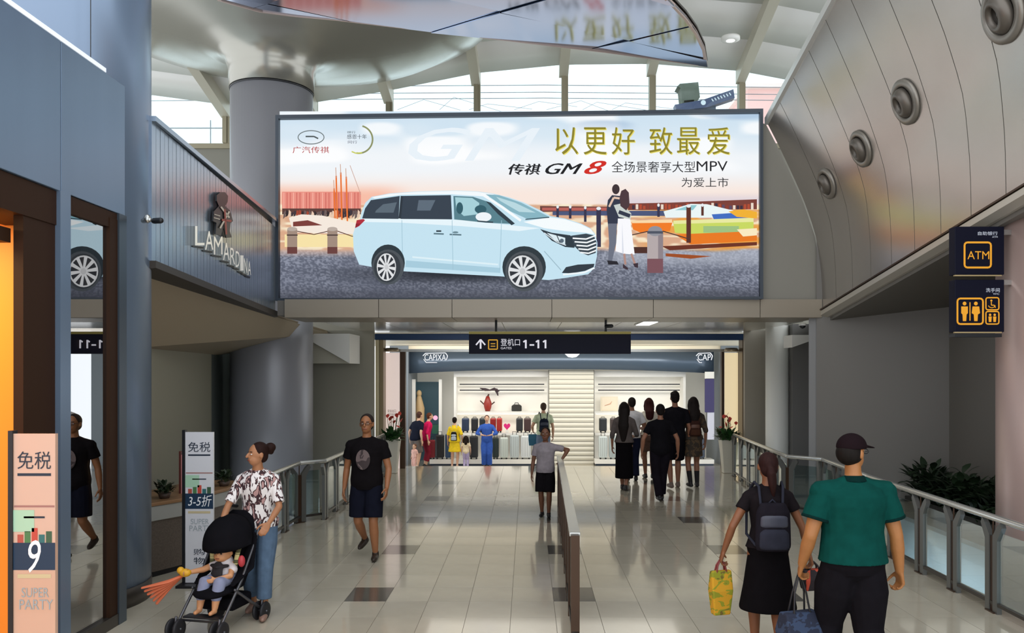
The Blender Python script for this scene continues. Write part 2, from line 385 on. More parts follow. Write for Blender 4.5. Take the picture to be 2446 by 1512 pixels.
asp = lerp(asp, C('e0c0b0'), (1-sm(600, 618, GY))*(1-sm(860, 900, GX))*0.6)
asp = lerp(asp, C('34363f'), sm(670, 712, GY)*0.55)
art = lerp(art, asp, gr)
shd = np.exp(-(((GX-1090)/240)**2+((GY-655)/22)**2))*0.95*sm(625, 648, GY); art = lerp(art, C('23262e'), np.clip(shd, 0, 1))
AV = []; co = []
for j in range(226):
    for i in range(574): AV.append(bb.at(gx[i], gy[j], 0.012))
AF = [(j*574+i, (j+1)*574+i, (j+1)*574+i+1, j*574+i+1) for j in range(225) for i in range(573)]
am = bpy.data.meshes.new('poster'); am.from_pydata(AV, [], AF)
ca = am.color_attributes.new('ink', 'FLOAT_COLOR', 'POINT'); lin = np.where(art <= 0.04045, art/12.92, ((art+0.055)/1.055)**2.4)
ca.data.foreach_set('color', np.concatenate([lin.reshape(-1, 3), np.ones((lin.shape[0]*lin.shape[1], 1))], 1).astype(np.float32).ravel())
inkm = bpy.data.materials.new('backlit_print'); inkm.use_nodes = True; nt = inkm.node_tree; b_ = nt.nodes['Principled BSDF']
at = nt.nodes.new('ShaderNodeVertexColor'); at.layer_name = 'ink'; nt.links.new(at.outputs[0], b_.inputs['Emission Color']); b_.inputs['Emission Strength'].default_value = 1.0
b_.inputs['Base Color'].default_value = (0.01, 0.01, 0.01, 1); b_.inputs['Roughness'].default_value = 0.6; b_.inputs['Specular IOR Level'].default_value = 0.1
am.materials.append(inkm); poster = worldchild('poster', am, None, board)
# print layers (van, couple, boats, lettering) on the same sheet
lay = MB(); lm = []; lvl = [0.0135]
def mi_(c):
    m_ = pr(c)
    if m_ not in lm: lm.append(m_)
    return lm.index(m_)
def up(): lvl[0] += 0.0006
def pp(c, *pts): bb.poly(lay, pts, lvl[0], mi_(c)); up()
def oo(c, x, y, rx, ry, **k): bb.oval(lay, x, y, rx, ry, lvl[0], mi_(c), **k); up()
def ll(c, w_, *pts): bb.line(lay, pts, w_, lvl[0], mi_(c)); up()
def tt(c, s, x0, y0, x1, y1, shear=0.0): bb.text(lay, s, x0, y0, x1, y1, lvl[0], mi_(c), shear); up()
def rr(c, x0, y0, x1, y1): pp(c, (x0, y1), (x1, y1), (x1, y0), (x0, y0))
# faint large letters in the sky
tt('e8f1f8', 'GM', 975, 305, 1290, 385, 0.35)
rr('e88f80', 674, 458, 862, 500)
for i in range(24): ll('d06a60' if i % 3 else 'f6b0a0', 2.2, (678+i*7.7, 460), (678+i*7.7, 498))
rr('5b3a34', 674, 498, 862, 512)
for i in range(30): pp(random.choice(['2c2226', 'a2442e', '6b5a58', 'e8c8b0', '3a3038']), *[(676+i*6.1+a, 500+random.random()*8+b) for a, b in ((0, 16), (6, 14), (7, 2), (2, 0))])
for x, y0 in ((802, 400), (813, 392), (826, 402), (797, 430)): ll('e8722c', 3.6, (x+1, y0+20), (x+4, 540)); ll('c99a80', 1.6, (x, y0), (x+1, y0+25))
ll('c9a090', 1.4, (836, 395), (862, 465))
pp('f4e8dc', (690, 520), (720, 512), (770, 515), (860, 535), (860, 560), (700, 555)); pp('7a3a34', (700, 530), (735, 526), (770, 538), (700, 541))
rr('f6e2a8', 680, 560, 858, 590)
ll('5a3024', 2, (708, 552), (750, 560), (785, 552)); ll('5a3024', 2, (806, 552), (840, 564), (858, 566))
for x in (698, 794): rr('a08a7c', x-12, 548, x+12, 590); rr('6a3f3c', x-12, 590, x+12, 606); oo('b8aaa0', x, 547, 12, 5); rr('4a3a36', x-13, 560, x+13, 563)
# right harbour
pp('6d3f38', (1290, 492), (1480, 494), (1480, 505), (1290, 506)); rr('b86058', 1295, 496, 1480, 503)
pp('4a5478', (1320, 505), (1600, 503), (1600, 516), (1320, 514))
pp('7a3d33', (1500, 486), (1600, 484), (1700, 480), (1808, 476), (1808, 500), (1500, 502))
for i in range(34): rr(random.choice(['3a2c3c', 'b04a30', 'e8d8c8', '5a4860', '8a3a2c']), 1510+i*8.6, 484+random.random()*8, 1516+i*8.6, 500)
pp('e9f4f4', (1585, 505), (1650, 487), (1690, 488), (1760, 505), (1800, 508), (1800, 520), (1590, 520)); pp('8fc8d0', (1612, 502), (1648, 490), (1665, 490), (1655, 502))
pp('3f6cc0', (1700, 512), (1790, 506), (1800, 522), (1705, 524))
pp('f07a1c', (1508, 530), (1590, 527), (1606, 532), (1600, 552), (1530, 556), (1512, 548)); pp('f8d8a8', (1508, 527), (1605, 524), (1606, 532), (1510, 533))
pp('c8d860', (1608, 530), (1770, 524), (1800, 530), (1800, 560), (1700, 562), (1612, 556)); pp('e8e8a0', (1608, 527), (1800, 520), (1800, 530), (1610, 535)); rr('9dc080', 1680, 540, 1765, 556)
pp('f0b030', (1740, 505), (1775, 500), (1808, 506), (1808, 522), (1760, 518)); pp('e87818', (1612, 560), (1808, 552), (1808, 575), (1650, 584))
pp('f8e8c0', (1760, 548), (1808, 545), (1808, 562), (1775, 565)); pp('6a2e1c', (1580, 588), (1808, 578), (1808, 586), (1600, 598)); pp('9c4a1c', (1590, 605), (1700, 612), (1650, 618), (1590, 612))
for x, y0, y1 in ((1430, 498, 590), (1645, 492, 580), (1573, 490, 518), (1678, 490, 515), (1398, 496, 530), (1332, 494, 520), (1362, 494, 522)):
    wd = 11 if y1 > 570 else 6; rr('33304a' if x < 1600 else '5a2c20', x-wd/2, y0, x+wd/2, y1); oo('e8ecf0', x, y0, wd/2, 4)
rr('4a2820', 1505, 590, 1546, 605); ll('4a3430', 2.5, (1506, 562), (1546, 553), (1560, 552)); ll('4a3430', 2.5, (1583, 552), (1650, 572))
rr('b3a7a8', 1546, 556, 1584, 620); rr('8c8187', 1572, 556, 1584, 620); oo('8f9099', 1565, 552, 17, 12); rr('4b5160', 1546, 552, 1584, 558); rr('7a5058', 1546, 618, 1584, 652)
# couple
oo('3a2c30', 1471, 452, 9, 12); pp('2f3548', (1452, 478), (1462, 466), (1480, 468), (1490, 480), (1492, 520), (1475, 534), (1452, 536), (1449, 500))
pp('6b7080', (1452, 534), (1474, 534), (1472, 580), (1462, 624), (1452, 624), (1455, 580)); pp('222028', (1450, 622), (1474, 624), (1478, 632), (1453, 632))
pp('f8f8fc', (1476, 522), (1505, 522), (1516, 608), (1490, 606), (1470, 600), (1474, 560)); pp('d8dce8', (1486, 530), (1490, 605), (1486, 605)); pp('c8d0cc', (1466, 490), (1484, 486), (1508, 510), (1506, 524), (1478, 518))
pp('4a343a', (1484, 456), (1494, 451), (1502, 460), (1504, 490), (1496, 503), (1482, 492), (1480, 470)); ll('e0c0ac', 5, (1455, 494), (1466, 472), (1480, 474)); ll('2f3548', 9, (1478, 506), (1505, 516))
ll('b08a80', 5, (1491, 606), (1494, 632)); ll('b08a80', 5, (1508, 606), (1518, 634)); pp('3a2a34', (1488, 630), (1500, 640), (1500, 645), (1488, 640)); pp('3a2a34', (1512, 630), (1524, 628), (1524, 640), (1516, 638))
# van
pp('c4e2f0', (858, 632), (845, 600), (843, 560), (850, 538), (860, 524), (864, 504), (873, 484), (888, 470), (930, 462), (1000, 457), (1090, 455), (1140, 457), (1176, 462), (1215, 471), (1250, 483), (1290, 502), (1315, 516), (1350, 522), (1388, 534), (1410, 545), (1421, 558), (1427, 580), (1426, 612), (1420, 640), (1405, 655), (1350, 664), (1310, 669), (1195, 660), (965, 648), (890, 638))
pp('e6f4fa', (864, 522), (1000, 521), (1110, 526), (1240, 540), (1290, 545), (1240, 552), (1100, 540), (960, 532), (862, 530))
pp('f4fafc', (1312, 519), (1350, 524), (1388, 536), (1412, 548), (1420, 560), (1400, 556), (1350, 552), (1300, 545), (1250, 530))
pp('f2f8fb', (888, 471), (930, 463), (1000, 458), (1090, 456), (1140, 458), (1180, 464), (1168, 470), (1080, 464), (960, 465), (895, 474))
pp('a6cbdc', (970, 622), (1195, 640), (1195, 652), (968, 638)); pp('dceff6', (985, 612), (1190, 630), (1190, 634), (985, 616))
pp('343f4c', (865, 522), (872, 498), (886, 478), (955, 468), (952, 523)); pp('343f4c', (960, 468), (1077, 466), (1080, 524), (957, 523))
pp('5a6874', (898, 503), (915, 488), (948, 483), (940, 508), (896, 508)); pp('5c6a78', (1000, 478), (1040, 478), (1028, 503), (996, 503)); ll('2a333d', 6, (960, 468), (955, 522))
pp('56808c', (1083, 468), (1130, 470), (1160, 480), (1190, 503), (1228, 535), (1160, 532), (1085, 524)); pp('a6d0d8', (1087, 471), (1128, 473), (1145, 485), (1140, 512), (1108, 516), (1090, 500))
oo('2f5a66', 1098, 497, 8, 14); oo('2f5a66', 1148, 500, 14, 10); pp('2c3a44', (1160, 480), (1172, 484), (1230, 534), (1222, 538), (1190, 512))
pp('86b4c2', (1160, 464), (1192, 466), (1245, 484), (1312, 518), (1262, 524), (1215, 503), (1175, 474)); pp('b8d8e0', (1185, 470), (1230, 484), (1280, 508), (1240, 506), (1195, 480)); ll('33505c', 2.5, (1255, 524), (1312, 519))
ll('f6fafc', 6, (1150, 463), (1200, 495), (1244, 527)); oo('eef4f8', 1155, 518, 19, 11); ll('31404a', 3, (1140, 528), (1178, 531))
ll('5a7682', 3.5, (1036, 558), (1060, 559)); ll('31404a', 4, (1042, 552), (1054, 552)); ll('5a7682', 3.5, (1074, 560), (1102, 561)); oo('6e8c98', 1088, 555, 7, 2.5)
for x in (960, 1080, 1198): ll('9cc0d0', 1.3, (x, 526), (x+(2 if x < 1190 else -4), 645))
pp('b02838', (848, 545), (852, 526), (868, 523), (872, 526), (858, 540)); pp('8c1c2c', (848, 545), (850, 534), (862, 534))
# lamps and grille
pp('2a3640', (1290, 547), (1318, 556), (1362, 562), (1375, 575), (1372, 592), (1350, 590), (1318, 575)); pp('dcecf2', (1306, 556), (1350, 568), (1350, 584), (1326, 574)); ll('dfeaf0', 2, (1300, 556), (1330, 578), (1352, 586)); ll('2a3640', 2, (1330, 562), (1338, 580)); oo('5a6a78', 1342, 575, 5, 5)
pp('36424c', (1364, 563), (1400, 558), (1418, 562), (1425, 578), (1423, 604), (1405, 610), (1388, 604), (1372, 588))
for i in range(5): ll('f4f8fa', 3.4, (1368+i*4.5, 569+i*8.5), (1400+i*1.5, 571+i*8.5), (1424, 562+i*9))
pp('2c3640', (1342, 652), (1352, 638), (1380, 632), (1420, 630), (1418, 638), (1398, 647), (1365, 653)); ll('eef6fa', 4, (1345, 656), (1395, 651), (1420, 640)); ll('9ab8c6', 2, (1300, 600), (1340, 645))
for cx, cy, ax, ay, tx, ty, rx, ry in ((927, 628, 40, 44, 38, 42, 23, 33), (1252, 638, 52, 50, 45, 48, 34, 38)):
    oo('2a353c', cx, cy, ax, ay); 
    wy = cy+10
    oo('4a5056', cx, wy, tx, ty); oo('343a40', cx-2, wy, tx*.84, ty*.88); oo('d8dadc', cx-4, wy, rx, ry); oo('2c3036', cx-4, wy, rx*.9, ry*.9)
    for k in range(10):
        a = math.radians(k*36+8); b = math.radians(k*36+30)
        pp('dfe1e3', (cx-4+rx*.12*math.cos(a-.6), wy+ry*.12*math.sin(a-.6)), (cx-4+rx*.95*math.cos(a-.13), wy+ry*.95*math.sin(a-.13)), (cx-4+rx*.95*math.cos(a+.13), wy+ry*.95*math.sin(a+.13)), (cx-4+rx*.12*math.cos(a+.6), wy+ry*.12*math.sin(a+.6)))
    oo('c8cacc', cx-4, wy, rx*.2, ry*.2)
# lettering
for ch, x in (('以', 1326), ('更', 1394), ('好', 1461), ('致', 1551), ('最', 1617), ('爱', 1688)):
    tt('e9dc6a', ch, x+2, 306, x+57, 371); tt('8c8226', ch, x, 304, x+55, 369)
tt('1c1c20', '传祺', 1214, 391, 1291, 417, .2); tt('1c1c20', '传祺', 1216, 391.6, 1293, 417.6, .2); tt('141418', 'GM', 1302, 390, 1390, 416, 0.45); tt('141418', 'GM', 1304, 390, 1392, 416, 0.45); tt('d0281c', '8', 1395, 384, 1446, 416, 0.45); tt('d0281c', '8', 1398, 384, 1449, 416, 0.45)
tt('26262a', '全场景奢享大型', 1461, 385, 1661, 412); tt('1e1e22', 'MPV', 1664, 385, 1738, 409); tt('26262a', '为爱上市', 1628, 424, 1740, 447)
for (x, y, rx, ry, a0, a1, c, w_) in ((743, 328, 31, 16, 0, 360, '6a7476', 2.2), (857, 333, 33, 33, -75, 100, '8a9060', 4.0)):
    ll(c, w_, *[(x+rx*math.cos(math.radians(a0+(a1-a0)*i/40)), y+ry*math.sin(math.radians(a0+(a1-a0)*i/40))) for i in range(41)])
ll('4a5254', 3.4, (730, 326), (750, 326), (760, 331)); ll('c8cc58', 3, (840, 362), (850, 366), (865, 365))
tt('b02828', '广汽传祺', 699, 350, 786, 366); tt('33404a', '祺行', 829, 313, 849, 319); tt('2a343e', '感恩十年', 829, 321, 876, 332); tt('4a4a60', '同行', 831, 336, 853, 343)
pa_ = obj('printed_artwork', lay, lm, poster)
# ------------------------------------------------------------------ left: slatted fascia with sign
fascia = sempty('wall_left_fascia')
A = Vector((-3.66, 7.95, 0)); Bq = Vector((-4.10, 13.28, 0)); fd = (Bq-A); FL = fd.length; fd.normalize(); fn = Vector((fd.y, -fd.x, 0))
if fn.x < 0: fn = -fn
M_slat = mat('slat_metal', 'a2afbd', 0.26, 0.75)
nsl = 46; sw_ = FL/nsl
sl = MB(); sl.box((0.002, -0.03, 0), (sw_-0.008, 0, 1.36)); slm = mesh('slat', sl, [M_slat])
for i in range(nsl):
    q = A+fd*(i*sw_); o = obj('slat', slm, None, fascia, loc=(q.x+fn.x*0.0, q.y, 3.27-0.1*i/nsl)); o.rotation_euler = (0, 0, math.atan2(fd.y, fd.x)+math.radians((i % 2)*1.2-0.6))
    o.scale = (1, -1 if fn.x > 0 else 1, 1)
fp = Plane(A+fn*0.0+Vector((0, 0, 4)), fn)
fb = MB(); fb.prism([A-fn*0.05+Vector((0, 0, z)) for z in (3.2, 4.66)]+[A-fn*0.3+Vector((0, 0, z)) for z in (4.66, 3.2)], fd*FL); obj('backing', fb, M_steeld, fascia)
fb = MB(); a0 = A+fn*0.04; b0 = Bq+fn*0.04; up_ = Vector((0, 0, 1))
fb.hexa([a0+up_*3.2, b0+up_*3.07, b0-fn*0.62+up_*3.0, a0-fn*0.62+up_*3.13, a0+up_*3.27, b0+up_*3.16, b0-fn*0.62+up_*3.16, a0-fn*0.62+up_*3.27]); obj('bottom_trim', fb, mat('dark_brown_trim', '3a332c', 0.5), fascia)
fb = MB(); fb.hexa([a0+up_*4.63, b0+up_*4.61, b0-fn*0.3+up_*4.61, a0-fn*0.3+up_*4.63, a0+up_*4.68, b0+up_*4.66, b0-fn*0.3+up_*4.66, a0-fn*0.3+up_*4.68]); obj('top_cap', fb, M_slat, fascia)
# soffit and walls of the left lobby
so = MB(); so.add([P(340, 640, 8.3), P(690, 770, 13.6), P(760, 777, 17.6), P(745, 815, 17.6), P(505, 872, 14.5), P(340, 822, 8.6)], [(0, 1, 2, 3, 4, 5)])
so = MB(); so.add([Vector((-3.9, 7.2, 3.22)), Vector((-4.3, 13.6, 3.06)), Vector((-4.3, 17.7, 3.05)), Vector((-5.6, 17.7, 2.75)), Vector((-5.8, 13.5, 2.4)), Vector((-4.45, 8.6, 2.45)), Vector((-4.6, 7.2, 2.6))], [(0, 1, 2), (0, 2, 5), (2, 3, 4), (2, 4, 5), (0, 5, 6)])
struct(obj('ceiling_left', so, mat('beige_soffit', '93836b', 0.5), solid=0.05))
vwall('wall_left', [(-3.9, 8.0), (-4.35, 9.0), (-5.42, 14.0)], 0, 2.5, mat('olive_grey_wall', '87826e', 0.5))
vwall('wall_left_gap', [(-5.42, 14.0), (-6.3, 17.4), (-4.6, 17.5)], -4, 3.1, mat('slate_wall', '4c5350', 0.5))
vwall('wall_back_left', [(-5.5, 17.52), (-3.30, 17.52)], -4, 3.06, M_wallgrey)
vwall('wall_back_right', [(4.66, 17.5), (5.4, 17.5)], -4, 3.06, mat('wall_warm', 'a39c8e', 0.5))
wb = MB(); wb.prism([P(744, 797, 16.4), P(835, 797, 16.4), P(835, 868, 16.4), P(744, 816, 16.4)], (0, 1.0, 0)); struct(obj('ceiling_box', wb, M_white))
wb = MB(); wb.prism([P(744, 817, 16.8), P(834, 868, 16.8), P(744, 868, 16.8)], (0, 0.6, 0)); struct(obj('ceiling_box_side', wb, mat('cream_grey', 'c9c4b2', 0.5)))
# low ceiling beyond the beam
lc = sempty('ceiling_corridor')
cm = mat('mirror_ceiling', 'dcd8ce', 0.16, 0.45)
for i in range(8):
    for j in range(3):
        x0 = -3.6+i*1.05; y0 = 14.2+j*1.4
        obj('panel', MB().box((x0+.006, y0+.006, 3.045), (x0+1.044, y0+1.394, 3.07)), cm, lc)
wb = MB(); wb.box((-6, 18.6, 3.0), (7, 27, 3.05)); obj('far_panel', wb, M_cream, lc)
for i, (px, lb) in enumerate(((1553, 'rectangular ceiling light panel to the right behind the gate sign'),)):
    t = thing('ceiling_light', lb, 'light', (2.1, 14.4, 3.04)); obj('frame', MB().box((-.15, -.55, -.012), (.15, .55, .004)), M_white, t); obj('diffuser', MB().box((-.12, -.5, -.018), (.12, .5, -.012)), pr('ffffff', 3.0), t)
# portal
dm = mat('portal_blue', '1f3c66', 0.35, 0.3)
port = thing('portal_frame', 'tall metal portal frame with dark blue lintel at the end of the bridge', 'portal', (0.7, 17.8, 0))
PD = 17.8; g0 = P(895, 797, PD); g1 = P(1785, 812, PD)
worldchild('lintel', MB().box((g0.x, PD, g1.z), (g1.x, PD+0.3, g0.z)), dm, port, bevel=0.01)
for side, x0, x1, mm in ((0, 897, 906, 'c4b898'), (0, 907, 916, '8a7a5c'), (1, 1773, 1779, '5a4a3c'), (1, 1780, 1786, 'd9cdb4')):
    worldchild('jamb', MB().box((P(x0, 0, PD).x, PD-.02, 0), (P(x1, 0, PD).x, PD+.3, g1.z)), mat('jamb_'+mm, mm, 0.35, 0.4), port)
for x0, x1 in ((955, 968), (1724, 1730), (1764, 1770)):
    worldchild('door_post', MB().box((P(x0, 0, 18.3).x, 18.3, 0), (P(x1, 0, 18.3).x, 18.45, 2.62)), M_bronze, port)
worldchild('transom', MB().box((P(915, 0, 18.2).x, 18.3, 2.62), (P(1772, 0, 18.2).x, 18.36, 2.68)), M_steel, port)
for x0, x1, c, lb in ((918, 955, 'e9d6cf', 'pale pink glass side panel left of the doorway'), (1731, 1763, 'f4dfb4', 'glowing cream glass side panel right of the doorway')):
    o = worldchild('side_panel', MB().box((P(x0, 0, 18.32).x, 18.32, 0.0), (P(x1, 0, 18.32).x, 18.35, 2.6)), mat('side_'+c, c, 0.3, emis=0.55), port); o['label'] = lb
    worldchild('oval_light', MB().lathe([(0.14, 2.62), (0.16, 2.64), (0.13, 2.7), (0.1, 2.64)], (P((x0+x1)/2, 0, 18.1).x, 18.1, 0), 24), mat('oval_lamp', 'a8977c', 0.3, 0.5), port)
pl = Plane((0, 18.3, 1), (0, -1, 0)); mb = MB(); pl.text(mb, '安全出口', 926, 978, 946, 985, 0.01); pl.text(mb, '请勿吸烟', 926, 987, 946, 993, 0.01); worldchild('door_lettering', mb, mat('ink_grey', '5a5a66', 0.5), port)
# left column with flared capital, hall ceiling
cl_ = MB(); cl_.lathe([(0.75, -4), (0.75, 7.45)], (-4.82, 15.4, 0), 64); struct(obj('column_left', cl_, M_column))
gapring = MB(); gapring.lathe([(0.757, 7.42), (0.757, 7.46)], (-4.82, 15.4, 0), 64); struct(obj('trim_4', gapring, M_black))
cap = MB(); profc = [(0.77, 7.46), (0.78, 7.8), (0.84, 7.98), (1.0, 8.12), (1.35, 8.24), (2.0, 8.38), (2.8, 8.56), (3.6, 8.8), (4.3, 9.2), (4.6, 9.5)]
cap.lathe(profc, (-4.82, 15.4, 0), 96, caps=False)
struct(obj('column_capital', cap, mat('capital_metal', 'a3a096', 0.24, 0.6), solid=0.02))
DW = 20.0
pz = [(-5000, 235), (300, 215), (360, 222), (540, 246), (747, 241), (928, 212), (1137, 170), (1346, 150), (1555, 148), (1768, 165), (1900, 190), (6000, 230)]
def ztop(px):
    return H+(HY-np.interp(px, [a for a, _ in pz], [b for _, b in pz]))*DW/F
NXc, NYc = 60, 16; Vc = []
for j in range(NYc+1):
    d = DW-j*(DW-8.0)/NYc
    for i in range(NXc+1):
        x = -12+i*24/NXc; px = CX+x*F/DW
        Vc.append((x, d, ztop(px)+0.10*(DW-d)-0.0035*(DW-d)**2))
cem = mat('white_ceiling', 'dedcd6', 0.35, 0.0)
ceil_ = sempty('ceiling')
for j0 in range(0, NYc, 2):
    mb = MB(); r0 = j0*(NXc+1); vs = Vc[r0:r0+3*(NXc+1)]
    mb.add(vs, [(r*(NXc+1)+i, r*(NXc+1)+i+1, (r+1)*(NXc+1)+i+1, (r+1)*(NXc+1)+i) for r in (0, 1) for i in range(NXc)], 0, True)
    mb.v = [(x, y+(0.012 if k < NXc+1 else (-0.0 if k < 2*(NXc+1) else 0.012)) * 0, z) for k, (x, y, z) in enumerate(mb.v)]
    o = obj('ceiling_panel', mb, cem, ceil_, solid=-0.05)
jm = MB()
for j0 in range(2, NYc, 2):
    r0 = j0*(NXc+1)
    for i in range(NXc):
        a, b = Vector(Vc[r0+i]), Vector(Vc[r0+i+1]); jm.add([a+Vector((0, -.012, -.004)), a+Vector((0, .012, -.004)), b+Vector((0, .012, -.004)), b+Vector((0, -.012, -.004))], [(0, 1, 2, 3)])
obj('joint', jm, mat('joint_grey', '8e8c86', 0.6), ceil_)
ribm = mat('rib_metal', 'c9c3b2', 0.4, 0.2)
for px in (540, 747, 928, 1137, 1346, 1555, 1768, 1985):
    x = (px-CX)*DW/F; mb = MB(); V = []
    for k in range(13):
        d = DW-k*0.8; z = ztop(px)+0.10*(DW-d)-0.0035*(DW-d)**2; dz = 0.35*(1-k/13)**0.6+0.02
        xx = x*(1-0.012*k) - 0.02*k*(1 if px < 1300 else -0.3)
        V += [(xx-.11, d, z), (xx-.11, d, z-dz), (xx+.11, d, z-dz), (xx+.11, d, z)]
    mb.add(V, [(4*k+a, 4*k+(a+1) % 4, 4*k+4+(a+1) % 4, 4*k+4+a) for k in range(12) for a in range(4)]+[(0, 1, 2, 3)], 0, False)
    obj('rib', mb, ribm, ceil_)
# clerestory windows
wz = 7.75; wm = mat('mullion_metal', '958d76', 0.4, 0.3)
mull = [100, 320, 540, 747, 928, 1137, 1346, 1555, 1768, 1985, 2200]
for i, (a, b) in enumerate(zip(mull, mull[1:])):
    xa = (a-CX)*DW/F; xb = (b-CX)*DW/F; wn = sempty('window_%d' % (i+1), (xa, DW, wz))
    zt = float(max(ztop(a), ztop(b)))+0.1
    obj('mullion', MB().box((-.05, -.12, 0), (.05, .1, zt-wz)).box((.05, -.08, 0), (.11, .1, zt-wz)), wm, wn)
    obj('sill_bar', MB().box((0, -.06, -.12), (xb-xa, .1, 0)), wm, wn)
    obj('glass_pane', MB().box((.1, 0, 0), (xb-xa-.05, .02, zt-wz)), M_glass, wn)
struct(obj('wall_back', MB().box((-12, DW, 3.1), (12, DW+.3, wz-.1)), mat('wall_back_grey', '7f7c70', 0.5)))
t = thing('ceiling_downlight', 'round glowing downlight in white ceiling above the right end of billboard', 'light', tuple(P(1745, 94, 17.6)))
obj('trim_ring', MB().lathe([(0.13, -0.03), (0.2, -0.01), (0.2, 0.05), (0.13, 0.05)], n=28), M_white, t); obj('lens', MB().lathe([(0.001, -0.035), (0.13, -0.028), (0.13, 0.02)], n=28), pr('ffffff', 5.0), t)
t = thing('ceiling_sensor', 'small dark two-armed fitting hanging under the white ceiling ribs', 'fixture', tuple(P(916, 148, 17.2)))
obj('stem', MB().tube([(0, 0, .25), (0, 0, 0)], .012), M_steeld, t); obj('arm', MB().tube([(-.12, 0, -.03), (.16, 0, .05)], .03), M_steeld, t)
# suspended lens-shaped mirror canopy
CZ = 6.7; far = [(520, 0), (570, 14), (620, 28), (700, 38), (800, 47), (1000, 71), (1200, 95), (1450, 125), (1600, 146), (1690, 158)]
def cp(px, py): k = (CZ-H)*F/(HY-py); return Vector(((px-CX)*k/F, k, CZ))
edge = [cp(*p) for p in far]+[cp(1684, 120), cp(1665, 80), cp(1640, 45), cp(1612, 15), cp(1590, -6)]
edge = [(v.x, v.y) for v in edge]+[(1.3, 9.1), (0.6, 8.3), (-0.4, 7.8), (-1.8, 7.6), (-3.0, 8.2), (-3.7, 9.2)]
can = thing('mirror_canopy', 'large suspended lens-shaped canopy of mirrored triangular panels', 'canopy', (-1, 10, CZ))
cen = Vector((-0.6, 10.0)); M_mir = mat('mirror_metal', 'aab4c6', 0.11, 1.0)
def cdepth(x, y): return 0.0
# diagonal strips of panels clipped to the outline
def clip(poly, a, b, c):  # keep a*x+b*y<=c
    out = []
    for i in range(len(poly)):
        p, q = poly[i], poly[(i+1) % len(poly)]; fp_, fq = a*p[0]+b*p[1]-c, a*q[0]+b*q[1]-c
        if fp_ <= 0: out.append(p)
        if fp_*fq < 0: k = fp_/(fp_-fq); out.append((p[0]+(q[0]-p[0])*k, p[1]+(q[1]-p[1])*k))
    return out
dirs = [(math.cos(math.radians(118)), math.sin(math.radians(118))), (math.cos(math.radians(58)), math.sin(math.radians(58)))]
n1, n2 = dirs
for i in range(-9, 16):
    for j in range(0, 16):
        W1, W2 = 1.15, 1.7
        q = clip(edge, n1[0], n1[1], (i+1)*W1-.006)
        if len(q) > 2: q = clip(q, -n1[0], -n1[1], -(i*W1+.006))
        if len(q) > 2: q = clip(q, n2[0], n2[1], (j+1)*W2-.006)
        if len(q) > 2: q = clip(q, -n2[0], -n2[1], -(j*W2+.006))
        if len(q) > 2:
            ar = abs(sum(q[k][0]*q[(k+1) % len(q)][1]-q[(k+1) % len(q)][0]*q[k][1] for k in range(len(q))))/2
            if ar > 0.02:
                tx, ty = random.uniform(-.03, .03), random.uniform(-.03, .03); cx_ = sum(p[0] for p in q)/len(q); cy_ = sum(p[1] for p in q)/len(q)
                worldchild('mirror_panel', MB().prism([(x, y, CZ+(x-cx_)*tx+(y-cy_)*ty) for x, y in q], (0, 0, 0.03)), M_mir, can)
rim = MB(); n = len(edge)
for i in range(n):
    a, b = edge[i], edge[(i+1) % n]; ia = cen+(Vector(a)-cen)*0.985; ib = cen+(Vector(b)-cen)*0.985
    rim.hexa([(a[0], a[1], CZ-.012), (b[0], b[1], CZ-.012), (ib.x, ib.y, CZ-.012), (ia.x, ia.y, CZ-.012), (a[0], a[1], CZ+.04), (b[0], b[1], CZ+.04), (ib.x, ib.y, CZ+.04), (ia.x, ia.y, CZ+.04)])
worldchild('rim', rim, mat('canopy_rim', 'b9a49a', 0.35, 0.4), can)
worldchild('back_plate', MB().prism([(x, y, CZ+.08) for x, y in edge], (0, 0, .03)), M_steeld, can)
for x, y in ((-2.4, 9.2), (0.2, 9.4), (1.6, 11.3), (-1.2, 10.4)): worldchild('hanger', MB().tube([(x, y, CZ+.1), (x, y, 9.6)], .012, 6), M_steel, can)
# ------------------------------------------------------------------ left boutique front
bt = thing('storefront', 'blue-grey metal shop front with glazed corner and orange interior', 'shop front', (-3.6, 6, 0))
SX = -3.54
def sbox(y0, y1, z0, z1, x0=SX-.12, x1=SX): return MB().box((x0, y0, z0), (x1, y1, z1))
for y0, y1 in ((3.0, 4.6), (4.61, 6.19), (6.20, 7.18)): worldchild('header_panel', sbox(y0, y1, 3.56, 4.70), M_blue, bt, bevel=.004)
worldchild('led_strip', sbox(3.0, 6.85, 4.70, 4.735, SX-.06, SX+.005), mat('strip_white', 'dfe4ea', 0.4, emis=0.5), bt)
worldchild('lintel_trim', sbox(3.0, 6.19, 3.30, 3.555, SX-.42, SX-.02), mat('dark_wood', '301b0c', 0.6, spec=.2), bt)
worldchild('lintel_trim', sbox(6.2, 7.18, 3.42, 3.555, SX-.3, SX-.01), mat('dark_wood', '301b0c', 0.6, spec=.2), bt)
worldchild('wood_pier', sbox(5.78, 6.17, 0, 3.5, SX-.1, SX-.03), mat('dark_wood', '301b0c', 0.6, spec=.2), bt)
worldchild('steel_jamb', sbox(6.17, 6.31, 0, 3.56, SX-.3, SX+.01), M_blue, bt)
worldchild('corner_frame', sbox(6.93, 7.06, 0, 3.5, SX-.14, SX-.005), mat('dark_wood', '301b0c', 0.6, spec=.2), bt)
worldchild('corner_post', sbox(7.06, 7.19, 0, 3.56, SX-.3, SX+.01), mat('slate_metal', '4a5560', 0.35, 0.6), bt)
worldchild('bottom_rail', sbox(6.31, 7.19, 0, 0.10, SX-.1, SX+.005), M_steeld, bt)
M_dg = glassmat('dark_mirror_glass', (0.32, 0.26, 0.2), 0.38, 0.0)
